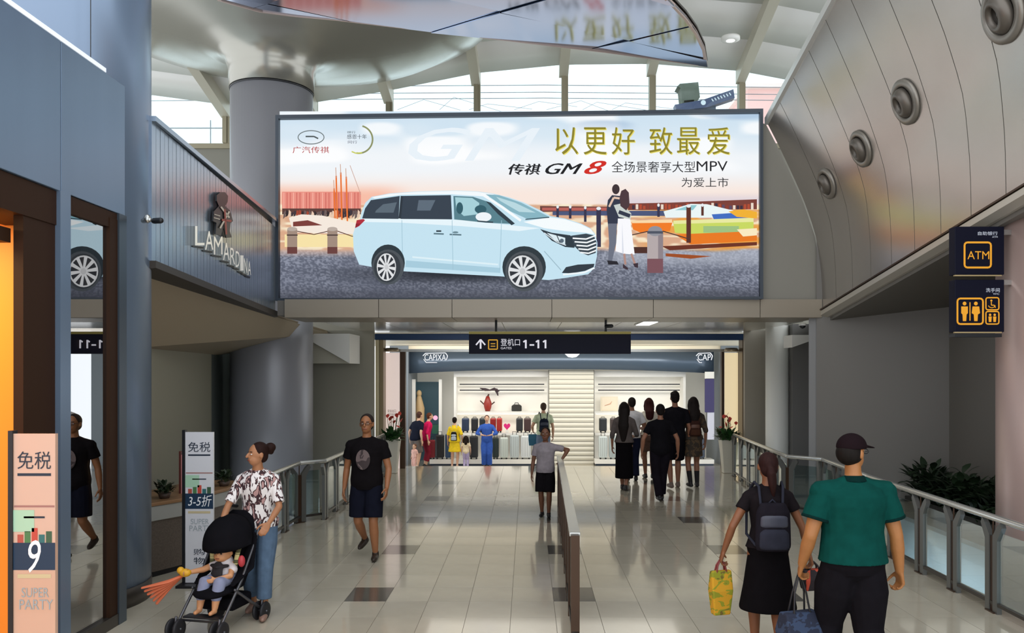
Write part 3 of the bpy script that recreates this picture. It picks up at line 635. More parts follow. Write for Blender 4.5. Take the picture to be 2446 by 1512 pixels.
worldchild('glass_pane', sbox(6.31, 6.93, 0.1, 3.43, SX-.05, SX-.035), M_dg, bt)
worldchild('door_frame', sbox(3.0, 5.75, 3.1, 3.2, SX-.3, SX-.1), mat('dark_wood', '301b0c', 0.6, spec=.2), bt)
worldchild('interior_wall', MB().box((-5.7, 2.5, 0), (-5.6, 7.2, 3.6)).box((-5.7, 6.2, 0), (-3.66, 6.25, 3.6)), mat('orange_wall', 'f0952a', 0.5, emis=0.0), bt)
worldchild('interior_ceiling', MB().box((-5.7, 2.5, 3.6), (-3.66, 7.1, 3.7)), mat('orange_wall', 'f0952a', 0.5, emis=0.0), bt)
worldchild('interior_back', MB().box((-4.9, 7.1, 0), (-3.66, 7.15, 3.6)), mat('brown_dark', '2a1c12', 0.5), bt)
ct = thing('column_tall', 'tall smooth blue-grey metal round column behind the shop front', 'column', (-4.42, 7.78, 0))
ct.pop('label'); ct.pop('category'); ct['kind'] = 'structure'; ct.name = 'column_front'
obj('shaft', MB().lathe([(0.76, 0.18), (0.76, 11)], n=72), mat('column_blue', '7d8fa6', 0.28, 0.4), ct)
obj('base_ring', MB().lathe([(0.765, 0), (0.765, 0.18)], n=72), M_steeld, ct)
t = thing('wall_spot_camera', 'small grey and black camera on a bracket by the slatted wall', 'camera', tuple(P(352, 525, 7.35)))
obj('bracket', MB().tube([(-.06, .05, 0), (.02, 0, 0)], .022).ell((0, 0, .01), (.03, .03, .04)), M_steel, t); obj('body', MB().tube([(.06, 0, -.01), (.13, -.02, -.01)], .026), M_black, t)
t = thing('hanging_ornament', 'pale green hanging leaf-shaped ornament behind the corner glass', 'ornament', tuple(P(253, 610, 7.0)+Vector((-.12, -.02, 0))))
obj('body', MB().tube([(0, 0, .38), (0, 0, .25), (0, .0, .05), (.0, 0, -.15), (0, 0, -.33)], [.03, .06, .085, .07, .015], 12, sq=.4), mat('mint', '9cc8b4', 0.4, emis=0.15), t); obj('cord', MB().tube([(0, 0, .4), (0, 0, 2.4)], .004, 5), M_black, t)
# sign letters on fascia
sg = thing('wall_sign_letters', 'white and black raised letters on the blue slatted wall', 'sign', (A.x, A.y, 3.9))
let = MB(); side = MB()
word = 'LAMARDINA'; x = 466.0
xs = [466, 490, 511, 533, 550, 563, 574, 583, 592, 601]; yt = [540, 552, 565, 580, 592, 600, 610, 617, 624, 631]
for i, ch in enumerate(word):
    x0, x1 = xs[i], xs[i+1]-1.5; y0 = yt[i]; hgt = 60-1.6*i
    o_ = len(let.v); fp.text(let, ch, x0+0.0, y0, x1, y0+hgt-14, 0.06, 0, 0.0, thick=0.05)
    fp.line(side, [(x0-5, y0+hgt-12), (x1-2, y0+hgt-8)], 4, 0.012, 0)
worldchild('letters', let, mat('letter_white', 'f0ece0', 0.25, 0.2, emis=.25), sg); worldchild('letter_backs', side, M_black, sg)
em = thing('guard_emblem', 'dark soldier-shaped emblem with red and white cross stripes above the wall letters', 'emblem', (A.x, A.y, 4))
eb = MB(); fp.poly(eb, [(514, 466), (522, 459), (534, 459), (541, 468), (540, 482), (534, 492), (546, 503), (553, 528), (547, 533), (545, 552), (550, 567), (537, 568), (532, 546), (528, 546), (524, 563), (511, 559), (513, 532), (505, 528), (507, 505), (519, 492), (514, 480)], 0.03)
eo = worldchild('silhouette', eb, M_black, em, solid=.02)
es = MB(); 
for a, c, w_ in (([(528, 494), (548, 520)], 1, 4), ([(548, 505), (526, 545)], 1, 4), ([(530, 525), (553, 528)], 2, 5), ([(537, 500), (541, 560)], 2, 4), ([(512, 512), (526, 516)], 0, 2), ([(511, 520), (526, 524)], 0, 2)): fp.line(es, a, w_, 0.062+.001*c, 0 if c < 2 else 1)
worldchild('stripes', es, [mat('cream_flag', 'e8dcc8', 0.5), mat('red_flag', 'b04a3a', 0.5)], em)
# ------------------------------------------------------------------ railings
POSTZ = 0.83
def post_mesh():
    mb = MB()
    for s in (-1, 1):
        x0 = s*0.028; x1 = s*0.10
        prof_ = [(x0, 0.0), (x1, 0.0), (x1, 0.66), (s*0.175, 0.79), (s*0.150, 0.835), (s*0.105, 0.80), (x0, 0.70)]
        mb.prism([(a, -0.022, z) for a, z in prof_], (0, 0.044, 0), 0)
    mb.box((-.028, -.012, 0.0), (.028, .012, 0.69), 1); mb.tube([(0, 0, .66), (0, 0, .85)], .008, 8, 1)
    mb.box((-.07, -.04, 0), (.07, .04, .012), 1)
    return mb
pmesh = mesh('post', post_mesh(), [mat('post_steel', '6c6d6a', 0.35, 0.6), M_bronze])
def railing(name, label, pts, dark=False, flat=False):
    t = thing(name, label, 'railing', (pts[0][0], pts[0][1], 0))
    rail = MB(); P3 = [Vector((x, y, 0.86)) for x, y in pts]
    for a, b in zip(P3, P3[1:]): rail.tube([a, b], .032, 12)
    if flat:
        rail = MB()
        for a, b in zip(P3, P3[1:]): rail.hexa([a+Vector(v) for v in ((-.05, 0, -.02), (.05, 0, -.02))]+[b+Vector(v) for v in ((.05, 0, -.02), (-.05, 0, -.02))]+[a+Vector(v) for v in ((-.05, 0, .02), (.05, 0, .02))]+[b+Vector(v) for v in ((.05, 0, .02), (-.05, 0, .02))])
    worldchild('top_rail', rail, mat('rail_bright', 'd3d4d0', 0.22, 0.75), t)
    for a, b in zip(pts, pts[1:]):
        a = Vector(a); b = Vector(b); L = (b-a).length; u = (b-a)/L; nn = max(1, round(L/0.72)); ang = math.atan2(u.y, u.x)
        for k in range(nn+1 if (a-Vector(pts[-2])).length < 1e-6 else nn):
            q = a+u*(L*k/nn); o = obj('post', pmesh, None, t, loc=(q.x-pts[0][0], q.y-pts[0][1], 0)); o.rotation_euler = (0, 0, ang)
        for k in range(nn):
            q = a+u*(L*(k+.5)/nn); hw = L/nn/2-.10
            o = obj('glass_panel', MB().box((-hw, -.005, .10), (hw, .005, .74)), M_glass2, t, loc=(q.x-pts[0][0], q.y-pts[0][1], 0)); o.rotation_euler = (0, 0, ang)
        bm_ = MB(); nvec = Vector((-u.y, u.x))*0.02
        bm_.hexa([(a.x-nvec.x, a.y-nvec.y, .07), (b.x-nvec.x, b.y-nvec.y, .07), (b.x+nvec.x, b.y+nvec.y, .07), (a.x+nvec.x, a.y+nvec.y, .07), (a.x-nvec.x, a.y-nvec.y, .10), (b.x-nvec.x, b.y-nvec.y, .10), (b.x+nvec.x, b.y+nvec.y, .10), (a.x+nvec.x, a.y+nvec.y, .10)])
        worldchild('bottom_rail', bm_, M_steeld, t)
    return t
railing('bridge_railing', 'steel and glass railing along the left edge of the bridge', [(-3.32, 10.5), (-3.3, 11.8), (-3.0, 12.1), (-3.0, 17.0)])
railing('bridge_railing', 'steel and glass railing with forked posts along the right edge of the bridge', [(4.3, 17.0), (4.05, 12.7), (4.45, 12.3), (4.3, 10.3), (4.2, 4.6)])
dv = thing('centre_divider', 'brown and steel divider rail down the middle of the bridge', 'railing', (.40, 6.5, 0))
dm0, dm1 = Vector((.385, 6.57, 0)), Vector((.50, 12.7, 0)); du = (dm1-dm0).normalized(); DL = (dm1-dm0).length; dn = Vector((du.y, -du.x, 0))
def dseg(a, b, w_, z0, z1):
    p, q = dm0+du*a, dm0+du*b; n_ = dn*w_
    return MB().hexa([p-n_+Vector((0, 0, z0)), p+n_+Vector((0, 0, z0)), q+n_+Vector((0, 0, z0)), q-n_+Vector((0, 0, z0)), p-n_+Vector((0, 0, z1)), p+n_+Vector((0, 0, z1)), q+n_+Vector((0, 0, z1)), q-n_+Vector((0, 0, z1))])
worldchild('top_rail', dseg(0.08, DL, .045, .845, .88), mat('rail_bright', 'd3d4d0', 0.22, 0.75), dv, bevel=.008)
for k in range(9):
    a = DL*k/8; worldchild('post', dseg(max(0, a-.03), a+.03, .035, 0, .87), M_bronze, dv)
for k in range(8): worldchild('side_panel', dseg(DL*k/8+.04, DL*(k+1)/8-.04, .018, .12, .78), M_bronze, dv)
worldchild('bottom_rail', dseg(0, DL, .03, .06, .10), M_steeld, dv)
# ------------------------------------------------------------------ signs
def signbox(name, label, x0, y0, x1, y1, d, th=.12):
    a = P(x0, y1, d); b = P(x1, y0, d); t = thing(name, label, 'sign', ((a.x+b.x)/2, d, a.z))
    worldchild('panel', MB().box((a.x, d, a.z), (b.x, d+th, b.z)), mat('sign_navy', '0a0b1e', 0.55, spec=.15), t, bevel=.006)
    return t, Plane((0, d, 2), (0, -1, 0))
t, pl = signbox('gate_sign', 'long dark navy hanging gate sign reading 1-11', 1120, 798, 1507, 845, 13.6)
a = P(1120, 798, 13.6); b = P(1507, 792, 13.6); worldchild('top_strip', MB().box((a.x, 13.59, a.z), (b.x, 13.73, b.z)), mat('olive_gold', '8a7c34', 0.4, 0.3), t)
mb = MB(); pl.text(mb, '登机口', 1196, 809, 1242, 826, .004); pl.text(mb, 'GATES', 1196, 829, 1222, 834, .004); 
for x in (1256, 1286, 1303): pl.line(mb, [(x, 832), (x, 812)], 4.2, .004); pl.line(mb, [(x-6, 817), (x, 813)], 3.6, .005)
pl.line(mb, [(1265, 824), (1276, 824)], 3.6, .004)
pl.line(mb, [(1148, 833), (1148, 812)], 4, .004); pl.line(mb, [(1137, 824), (1148, 811), (1159, 824)], 3.5, .005); worldchild('lettering', mb, pr('e8e6f0', .9), t)
mb = MB(); pl.line(mb, [(1167, 812), (1188, 812), (1188, 834), (1167, 834), (1167, 812)], 2.4, .004); pl.line(mb, [(1172, 821), (1183, 821)], 2, .004); pl.line(mb, [(1172, 827), (1183, 827)], 2, .004); worldchild('pictogram', mb, pr('e0a83a', .9), t)
for x in (1185, 1447): q = P(x, 795, 13.66); worldchild('hanging_rod', MB().tube([(q.x, 13.66, q.z), (q.x, 13.66, 3.05)], .02, 8), M_black, t)
t2 = thing('security_camera', 'small black camera beside the right rod of the gate sign', 'camera', tuple(P(1452, 779, 13.5)))
obj('body', MB().tube([(-.03, 0, 0), (.06, -.04, 0)], .03), M_black, t2); obj('bracket', MB().tube([(-.03, 0, 0), (-.03, 0, .09)], .012), M_black, t2)
t2 = thing('dome_camera', 'black dome camera under the beam at its right end', 'camera', tuple(P(1917, 778, 13.4)))
obj('dome', MB().lathe([(.001, -.05), (.04, -.035), (.055, 0)], n=20), M_black, t2); obj('mount', MB().lathe([(.06, 0), (.06, .03)], n=20), M_white, t2)
D8 = 8.2
t, pl = signbox('atm_sign', 'square dark navy projecting sign with yellow ATM pictogram', 2281, 541, 2399, 656, D8)
mb = MB(); pl.text(mb, '自助银行', 2336, 553, 2383, 562, .004); pl.text(mb, 'ATM', 2370, 564, 2383, 568, .004); worldchild('lettering', mb, pr('dde4f4', .8), t)
def rrect(mb, x0, y0, x1, y1, w_, r=6): pl.line(mb, [(x0+r, y0), (x1-r, y0), (x1-r*.3, y0+r*.3), (x1, y0+r), (x1, y1-r), (x1-r*.3, y1-r*.3), (x1-r, y1), (x0+r, y1), (x0+r*.3, y1-r*.3), (x0, y1-r), (x0, y0+r), (x0+r*.3, y0+r*.3), (x0+r, y0)], w_, .004)
mb = MB(); rrect(mb, 2304, 579, 2367, 639, 4.5); pl.text(mb, 'ATM', 2311, 600, 2363, 619, .004); worldchild('pictogram', mb, pr('f0a62c', .95), t)
mb = MB(); pl.line(mb, [(2281, 658), (2393, 658)], 3, .0); q = worldchild('bottom_strip', mb, mat('gold_strip', 'b09a70', 0.4, 0.3), t, solid=.03)
t, pl = signbox('restroom_sign', 'square dark navy projecting sign with yellow restroom pictograms', 2281, 668, 2399, 793, D8)
mb = MB(); pl.text(mb, '洗手间', 2355, 688, 2388, 698, .004); pl.text(mb, 'WC', 2372, 700, 2387, 704, .004); worldchild('lettering', mb, pr('dde4f4', .8), t)
mb = MB(); rrect(mb, 2287, 713, 2348, 774, 4.2); rrect(mb, 2355, 711, 2386, 740, 3, 4); rrect(mb, 2355, 744, 2386, 774, 3, 4); pl.line(mb, [(2317, 722), (2317, 766)], 2.5, .004)
for x in (2304, 2331):
    pl.oval(mb, x, 725, 4.5, 4.5, .004); pl.poly(mb, [(x-8, 732), (x+8, 732), (x+(8 if x < 2310 else 10), 748), (x+5, 751), (x+4, 767), (x-4, 767), (x-5, 751), (x-(8 if x < 2310 else 10), 748)], .004)
pl.oval(mb, 2368, 718, 2.5, 2.5, .004); pl.line(mb, [(2368, 721), (2368, 729), (2375, 729), (2378, 735)], 2.2, .004); pl.line(mb, [(2369+8*math.cos(a_/10), 729+6*math.sin(a_/10)) for a_ in range(0, 32, 3)], 1.8, .004)
for x in (2365, 2376): pl.oval(mb, x, 752, 3, 3, .004); pl.poly(mb, [(x-4, 756), (x+4, 756), (x+3, 769), (x-3, 769)], .004)
worldchild('pictogram', mb, pr('f0a62c', .95), t)
mb = MB(); pl.line(mb, [(2281, 794), (2393, 794)], 3, .0); worldchild('bottom_strip', mb, mat('gold_strip', 'b09a70', 0.4, 0.3), t, solid=.03)
a = P(2281, 805, D8); b = P(2393, 797, D8); worldchild('foot_plate', MB().box((a.x, D8, a.z), (b.x, D8+.12, b.z)), M_black, t)
for zz in (548, 668): q = P(2396, zz, D8); t_ = worldchild('bracket', MB().box((q.x-.02, D8+.02, q.z-.05), (q.x+.25, D8+.08, q.z)), M_steel, t)
# banners
def banner(label, px, py0, d, wpx, hgt, yaw, kind):
    q = P(px, py0, d); t = thing('standing_banner', label, 'sign', (q.x, d, 0), yaw)
    W = wpx; top = q.z
    obj('panel', MB().box((-W/2, 0, .03), (W/2, .03, top)), (mat('banner_white', 'd9d8dc', 0.25, coat=.5) if kind == 0 else mat('banner_orange_lit', 'cfa68e', 0.25, coat=.5)), t)  # second banner: orange shop light on the white panel is put into its colour
    obj('side_post', MB().box((-W/2-.03, -.01, 0), (-W/2, .045, top+.02)), M_black, t)
    obj('foot', MB().box((-W/2-.05, -.12, 0), (W/2+.02, .15, .025)), M_black, t)
    def tx(s, x0, x1, z0, z1, m_, name='lettering', sh=0):
        V, Fc = text_mesh(s, sh); xs_ = [v[0] for v in V]; ys_ = [v[1] for v in V]
        mb = MB(); mb.add([(-W/2+W*(x0+(v[0]-min(xs_))/(max(xs_)-min(xs_))*(x1-x0)), -.003, top*(z0+(v[1]-min(ys_))/(max(ys_)-min(ys_))*(z1-z0))) for v in V], Fc); obj(name, mb, m_, t)
    def rc(x0, x1, z0, z1, m_, name='print_block', o_=.0015): obj(name, MB().add([(-W/2+W*x0, -o_, top*z0), (-W/2+W*x1, -o_, top*z0), (-W/2+W*x1, -o_, top*z1), (-W/2+W*x0, -o_, top*z1)], [(0, 1, 2, 3)]), m_, t)
    inkm_ = mat('ink_dark', '1c2a3c', 0.5)
    tx('免税', .1, .9, .87, .935, inkm_); rc(.1, .9, .845, .855, inkm_)
    rc(.02, .98, .73, .737, mat('ink_rose', 'a07068', .5)); rc(.0, .5, .64, .72, mat('ink_pale_green', 'a8cdb0', .5)); rc(.25, .75, .69, .697, inkm_)
    for i in range(5): rc(.1+.17*i, .24+.17*i, .595, .63+.012*(i % 3), mat('ink_%d' % i, ['b05040', '4a7a4a', 'c04838', '2e6a6a', '3a5a40'][i], .5), 'print_product')
    rc(.0, 1, .50, .60, mat('ink_teal', '14304a', .5), o_=.002)
    tx('3-5折' if kind == 0 else '9', .1 if kind == 0 else .36, .95 if kind == 0 else .66, .515 if kind == 0 else .49, .59 if kind == 0 else .61, mat('ink_white', 'f4f4f4', .5), sh=.2)
    rc(.1, .9, .47, .485, mat('ink_sand', 'c8b890', .5)); tx('SUPER', .2, .85, .40, .435, mat('ink_pale', '9aa4a8', .5)); tx('PARTY', .15, .95, .355, .392, mat('ink_pale', '9aa4a8', .5))
    tx('购', .3, .7, .20, .24, inkm_); tx('物', .3, .7, .14, .185, inkm_)
    return t
banner('white duty-free standing banner reading 3-5 beside the stone counter', 476, 1032, 8.35, .285, 1.6, 0.0, 0)
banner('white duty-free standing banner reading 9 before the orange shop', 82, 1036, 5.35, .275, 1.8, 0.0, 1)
t = thing('small_notice', 'narrow red and white notice standing behind the duty-free banner', 'sign', (P(434, 0, 9.2).x, 9.3, .0))
obj('board', MB().box((-.05, 0, .75), (.045, .02, 1.24)), mat('rose_white', 'c98a88', .5), t); obj('post', MB().box((-.07, -.01, 0), (-.05, .03, 1.28)), mat('dark_red', '5a2420', .5), t)
# counter
cn = thing('stone_counter', 'low dark granite counter with wooden edge behind the banner', 'counter', (-4.0, 8.8, 0))
pts = [(-4.35, 8.25), (-4.0, 8.62), (-3.75, 9.1), (-3.62, 9.7), (-3.6, 10.3), (-4.2, 10.5), (-4.45, 9.2)]
def ring(z0, z1, k=0.0):
    c = Vector((-4.1, 9.4)); q = [Vector(p)+(Vector(p)-c).normalized()*k for p in pts]; return MB().prism([(p.x, p.y, z0) for p in q], (0, 0, z1-z0))
gran = mat('granite', '5a5048', .3, noise=.2, scale=60)
worldchild('body', ring(0.06, .60), gran, cn); worldchild('plinth', ring(0, .06, -.04), M_black, cn); worldchild('ledge', ring(.60, .76, .03), mat('grey_ledge', '9a9a94', .4), cn, bevel=.01); worldchild('worktop', ring(.76, .80, .05), mat('oak_edge', '8a6848', .4), cn, bevel=.01)
def leafmb(L, Wd, bend=.3):
    V = []; n = 4
    for i in range(n+1):
        t = i/n; w_ = Wd*math.sin(math.pi*min(.97, max(.06, t)))*(1 if t < .97 else .1); z = bend*L*t*(1-t)*1.5; V += [(-w_, t*L, z), (w_, t*L, z)]
    return V, [(2*i, 2*i+1, 2*i+3, 2*i+2) for i in range(n)]
def foliage(n, R, hgt, L, Wd, seed, zr=(0.1, 1.0)):
    r = random.Random(seed); mb = MB(); V0, F0 = leafmb(L, Wd)
    for i in range(n):
        a = r.uniform(0, 6.28); rad = R*math.sqrt(r.random()); z = hgt*r.uniform(0, 1)*(1-.4*rad/R); s = r.uniform(.7, 1.2)
        M = Matrix.Translation((rad*math.cos(a)*.6, rad*math.sin(a)*.6, z)) @ Matrix.Rotation(a-math.pi/2+r.uniform(-.5, .5), 4, 'Z') @ Matrix.Rotation(r.uniform(-.2, 1.1), 4, 'X') @ Matrix.Scale(s, 4)
        mb.add([M @ Vector(v) for v in V0], F0, 0, True)
    return mb
for (x, y, lb, s) in ((-3.98, 8.95, 'small bushy green pot plant on the counter left of the banner', 1), (-3.68, 9.9, 'small dark green pot plant on the counter right of the banner', 1)):
    t = thing('potted_plant', lb, 'plant', (x, y, .80)); t['group'] = 'plants on the stone counter'
    obj('pot', MB().lathe([(.05, 0), (.07, .06), (.065, .06)], n=18), mat('brown_pot', '4a3a30', .5), t)
    q = obj('foliage', foliage(70, .14, .12, .08, .022, int(x*-100)), M_leafd, t, loc=(0, 0, .05))
# planters with flowers by the portal
for (px, lb, sd) in ((937, 'tall white planter with red anthuriums left of the doorway', 3), (1738, 'tall white planter with red anthuriums right of the doorway', 5)):
    q = P(px, 1120, 17.9); t = thing('flower_planter', lb, 'planter', (pxX(px, 17.55), 17.55, 0)); t['group'] = 'planters beside the doorway'
    V, Fc = loft([(0, 0, 0, .15, .15), (0, 0, .05, .15, .15), (0, 0, .4, .19, .19), (0, 0, .70, .235, .235), (0, 0, .72, .235, .235)], 4)
    ca_, sa_ = math.cos(math.pi/4), math.sin(math.pi/4); V = [(x*ca_-y*sa_, x*sa_+y*ca_, z) for x, y, z in V]
    obj('pot', MB().add(V, Fc), mat('planter_white', 'd8d4c6', .4), t, bevel=.015)
    obj('foliage', foliage(170, .32, .22, .17, .035, sd), M_leaf, t, loc=(0, 0, .70))
    r = random.Random(sd)
    for k in range(14):
        a = r.uniform(0, 6.28); rad = r.uniform(.02, .2); z = .95+r.uniform(0, .28); x, y = rad*math.cos(a), rad*math.sin(a); Vq, Fq = leafmb(.11, .04, .2)
        M = Matrix.Translation((x, y, z)) @ Matrix.Rotation(r.uniform(0, 6.28), 4, 'Z') @ Matrix.Rotation(r.uniform(.2, 1.2), 4, 'X')
        f_ = MB().add([M @ Vector(v) for v in Vq], Fq); f_.tube([(x*.4, y*.4, .72), (x, y, z)], .005, 5, mi=1); obj('flower', f_, [M_red, M_leaf], t)
# long planter on the right ledge
struct(obj('wall_right_ledge', MB().box((5.35, 2.5, -4), (6.2, 12.0, .08)), mat('ledge_pale', 'c4d6e2', .15)))
t = thing('ledge_planter', 'long dark planter of leafy plants beyond the right railing', 'planter', (5.8, 10.5, .08))
obj('trough', MB().box((-.3, -1.3, 0), (.3, 1.4, .3)), M_steeld, t)
for k in range(9):
    o = obj('foliage', foliage(150, .42, .36+.08*(k % 3), .2, .045, 40+k), M_leafd, t, loc=(-.05, -1.2+k*.3, .28))
# ------------------------------------------------------------------ luggage shop at the end
DS = 27.0; FZ = -.87
shop = sempty('wall_far_shop')
def SP(x, y, d=DS): return P(x, y, d)
def sb(x0, y0, x1, y1, d0=DS, th=.1): a = P(x0, y1, d0); b = P(x1, y0, d0); return MB().box((a.x, d0, a.z), (b.x, d0+th, b.z))
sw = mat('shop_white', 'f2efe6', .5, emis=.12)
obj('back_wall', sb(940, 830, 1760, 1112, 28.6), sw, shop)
obj('side_wall', MB().box((P(975, 0, 26.4).x-.6, 26.4, FZ), (P(975, 0, 26.4).x, 28.6, 3)).box((P(1712, 0, 27).x, 26.4, FZ), (P(1712, 0, 27).x+.7, 28.6, 3)), mat('shop_side', '7f8890', .5), shop)
cv = MB(); V = []
for i in range(17):
    t_ = i/16; px = 975+730*t_; d = 26.6-.5*math.sin(math.pi*t_)*0-.25*(1-(2*t_-1)**2); yb = 892-10*(1-(2*t_-1)**2); V += [P(px, 836, d), P(px, yb, d)]
cv.add(V, [(2*i, 2*i+1, 2*i+3, 2*i+2) for i in range(16)], 0, True); obj('fascia', cv, mat('slate_fascia', '4c5a6a', .25, .3), shop, solid=.2)
obj('bulkhead', sb(940, 822, 1740, 838, 26.5), M_cream, shop)
pl = Plane((0, 26.40, 2), (0, -1, 0)); mb = MB()
for x0, x1, s in ((1010, 1069, 'CAPIXA'), (1663, 1702, 'CAP')):
    pl.text(mb, s, x0+4, 846, x1-4, 861, 0); pl.line(mb, [(x0, 850), (x0+6, 844), (x1-5, 843), (x1, 850), (x1-3, 860)], 2, 0); pl.line(mb, [(x0+2, 858), (x0+8, 866), (x1-25, 866)], 1.6, 0)
t = thing('shop_logo_letters', 'white outlined lettering on the dark fascia of luggage shop', 'sign', (0, 26.2, 2.6)); worldchild('letters', mb, pr('f4f6fa', 1.0), t, solid=.02)
t = thing('round_lamp', 'white half-hidden bowl lamp just below the gate sign', 'light', tuple(P(1367, 843, 24))); obj('bowl', MB().lathe([(.001, -.14), (.12, -.12), (.23, -.02), (.24, .1)], n=28), pr('ffffff', 1.5), t); obj('cord', MB().tube([(0, 0, .1), (0, 0, .45)], .01), M_white, t)
# slatted shutter column
sh = thing('slatted_shutter', 'cream roller shutter with horizontal slats between the two shop displays', 'shutter', (P(1365, 0, DS).x, DS, FZ))
a, b = P(1312, 1112, 26.7), P(1418, 884, 26.7); ns = 20; hh = (b.z-a.z)/ns
for k in range(ns): worldchild('slat', MB().prism([(a.x, 26.7+.02, a.z+k*hh+.012), (a.x, 26.7, a.z+k*hh+hh*.5), (a.x, 26.7+.035, a.z+(k+1)*hh-.004), (a.x, 26.75, a.z+(k+1)*hh-.004), (a.x, 26.75, a.z+k*hh+.012)], (b.x-a.x, 0, 0)), mat('shutter_cream', 'd6d2c4', .4), sh)
worldchild('backing', MB().box((a.x-.03, 26.76, a.z), (b.x+.03, 26.8, b.z)), mat('shutter_gap', '8d8a80', .6), sh)
# display niches
for nm, x0, x1, lb in (('display_shelving', 1090, 1308, 'white lit luggage display wall left of the shutter'), ('display_shelving', 1421, 1632, 'white lit luggage display wall right of the shutter')):
    t = thing(nm, lb, 'shelf', (P(x0, 0, DS).x, DS, FZ))
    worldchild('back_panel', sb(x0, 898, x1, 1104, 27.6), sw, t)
    for y, m_ in ((918, M_black), (932, M_black)): worldchild('rail', sb(x0+8, y-1.3, x1-8, y+1.3, 27.3, .05), mat('shelf_black', '2c2c30', .4), t)
    worldchild('shelf', sb(x0, 983, x1, 988, 27.1, .5), M_white, t); worldchild('shelf', sb(x0, 1034, x1, 1040, 26.9, .7), M_white, t)
    worldchild('side_panel', sb(x0-6, 900.3, x0, 1104, 27.0, .6), M_white, t); worldchild('side_panel', sb(x1, 900.3, x1+6, 1104, 27.0, .6), M_white, t)
    worldchild('header', sb(x0-6, 886, x1+6, 900, 27.0, .6), M_white, t)
    for y, m_ in ((985, 0),): worldchild('shelf_light', sb(x0+3, 988, x1-3, 990, 27.3, .2), pr('fff6e4', 2.0), t)
for x0, x1, lb in ((1026, 1308, 'long low white plinth under the left luggage row'), (1421, 1706, 'long low white plinth under the right luggage row')):
    t = thing('display_plinth', lb, 'plinth', (P(x0, 0, 26.5).x, 26.5, FZ)); worldchild('top', sb(x0, 1098, x1, 1108, 26.3, .56), M_white, t); worldchild('kick', sb(x0+2, 1108, x1-2, 1114, 26.36, .5), mat('kick_blue', '3a4a5e', .4), t)
# doorway at left of shop and poster at right
t = thing('shop_side_opening', 'teal lit side opening with a beige figure display at the shop left end', 'display', (P(1020, 0, DS).x, DS, FZ))
worldchild('back_panel', sb(990, 912, 1048, 1100, 27.9, .05), mat('teal_dark', '35525e', .4, emis=.15), t); worldchild('frame', sb(984, 906, 992, 1108, 27.2).box(tuple(P(1048, 1108, 27.2)), tuple(P(1056, 906, 27.3))), M_white, t)
worldchild('mannequin', MB().tube([P(1003, 1060, 27.6), P(1003, 975, 27.6), P(1001, 950, 27.6)], [.13, .16, .09], 12).ell(tuple(P(1001, 940, 27.6)), (.09, .1, .12)), mat('beige_form', 'd8b888', .5), t)
worldchild('table', sb(1032, 1015, 1047, 1036, 27.5, .3), mat('green_box', '2f6a54', .5), t); worldchild('pink_lamp', MB().ell(tuple(P(1040, 998, 27.4)), (.08, .08, .08)), pr('ffb0cc', 1.2), t)
t = thing('purple_poster', 'purple upright poster at the right end of luggage shop', 'poster', (P(1695, 0, DS).x, DS, FZ)); worldchild('board', sb(1684, 905, 1706, 985, 26.4, .05), mat('purple', '3c3566', .5), t)
worldchild('border', sb(1684, 888, 1706, 904, 26.4, .05), M_white, t); worldchild('lower_shape', sb(1690, 985, 1706, 1050, 26.42, .05), mat('pale_shape', 'd8d8e6', .5), t)
# suitcases
def suitcase(label, px, y1, wpx, hpx, d, c, grp, handle=False):
    f = F/d; W = wpx/f; Hh = hpx/f; q = P(px, y1, d); q.z = P(0, 1034, 26.9).z if y1 < 1050 else P(0, 1098, 26.3).z; t = thing('suitcase', label, 'suitcase', (q.x, d, q.z), 0, grp)
    m_ = mat('case_'+c, c, .3, .1)
    obj('shell', MB().box((-W/2, -.12, .05), (W/2, .12, Hh)), m_, t, bevel=min(.04, W*.2))
    rb = MB()
    for k in range(4): xx = -W/2+W*(k+.7)/4.4; rb.box((xx, -.128, .1), (xx+W*.08, -.118, Hh-.05))
    obj('rib', rb, mat('caserib_'+c, tuple(min(1, v*.8+.05) for v in hx(c)), .3), t)
    obj('wheel', MB().lathe([(.028, -.02), (.028, .02)], (-W/2+.05, -.06, .028), 12, axis='y').lathe([(.028, -.02), (.028, .02)], (W/2-.05, -.06, .028), 12, axis='y'), M_black, t)
    obj('handle', MB().tube([(-W*.22, 0, Hh-.01), (-W*.22, 0, Hh+(.1 if handle else .03)), (W*.22, 0, Hh+(.1 if handle else .03)), (W*.22, 0, Hh-.01)], .01, 6), M_black, t)
G1 = 'suitcases on the upper shelf'; G2 = 'suitcases on the low plinth'
for px, w_, c, nm in ((1112, 17, '2e3e5c', 'navy blue suitcase at the left end of upper shelf'), (1134, 16, '26262a', 'black suitcase second from left on the upper shelf'), (1154, 17, '2a3236', 'charcoal suitcase third from left on the upper shelf'), (1178, 14, 'a02420', 'dark red suitcase, the left one of two on upper shelf'), (1193, 13, 'b82a22', 'bright red suitcase, the right one of two on upper shelf'), (1241, 16, '2e2e30', 'black suitcase right of the pink heart on upper shelf'), (1260, 17, '4a3230', 'dark brown patterned suitcase beside the backpacker on upper shelf'), (1440, 18, '34383c', 'dark grey suitcase just right of the shutter on upper shelf'), (1465, 16, '4e4240', 'brownish suitcase beside the long-haired woman on upper shelf')):
    suitcase(nm, px, 1034, w_, 35, 27.05, c, G1)
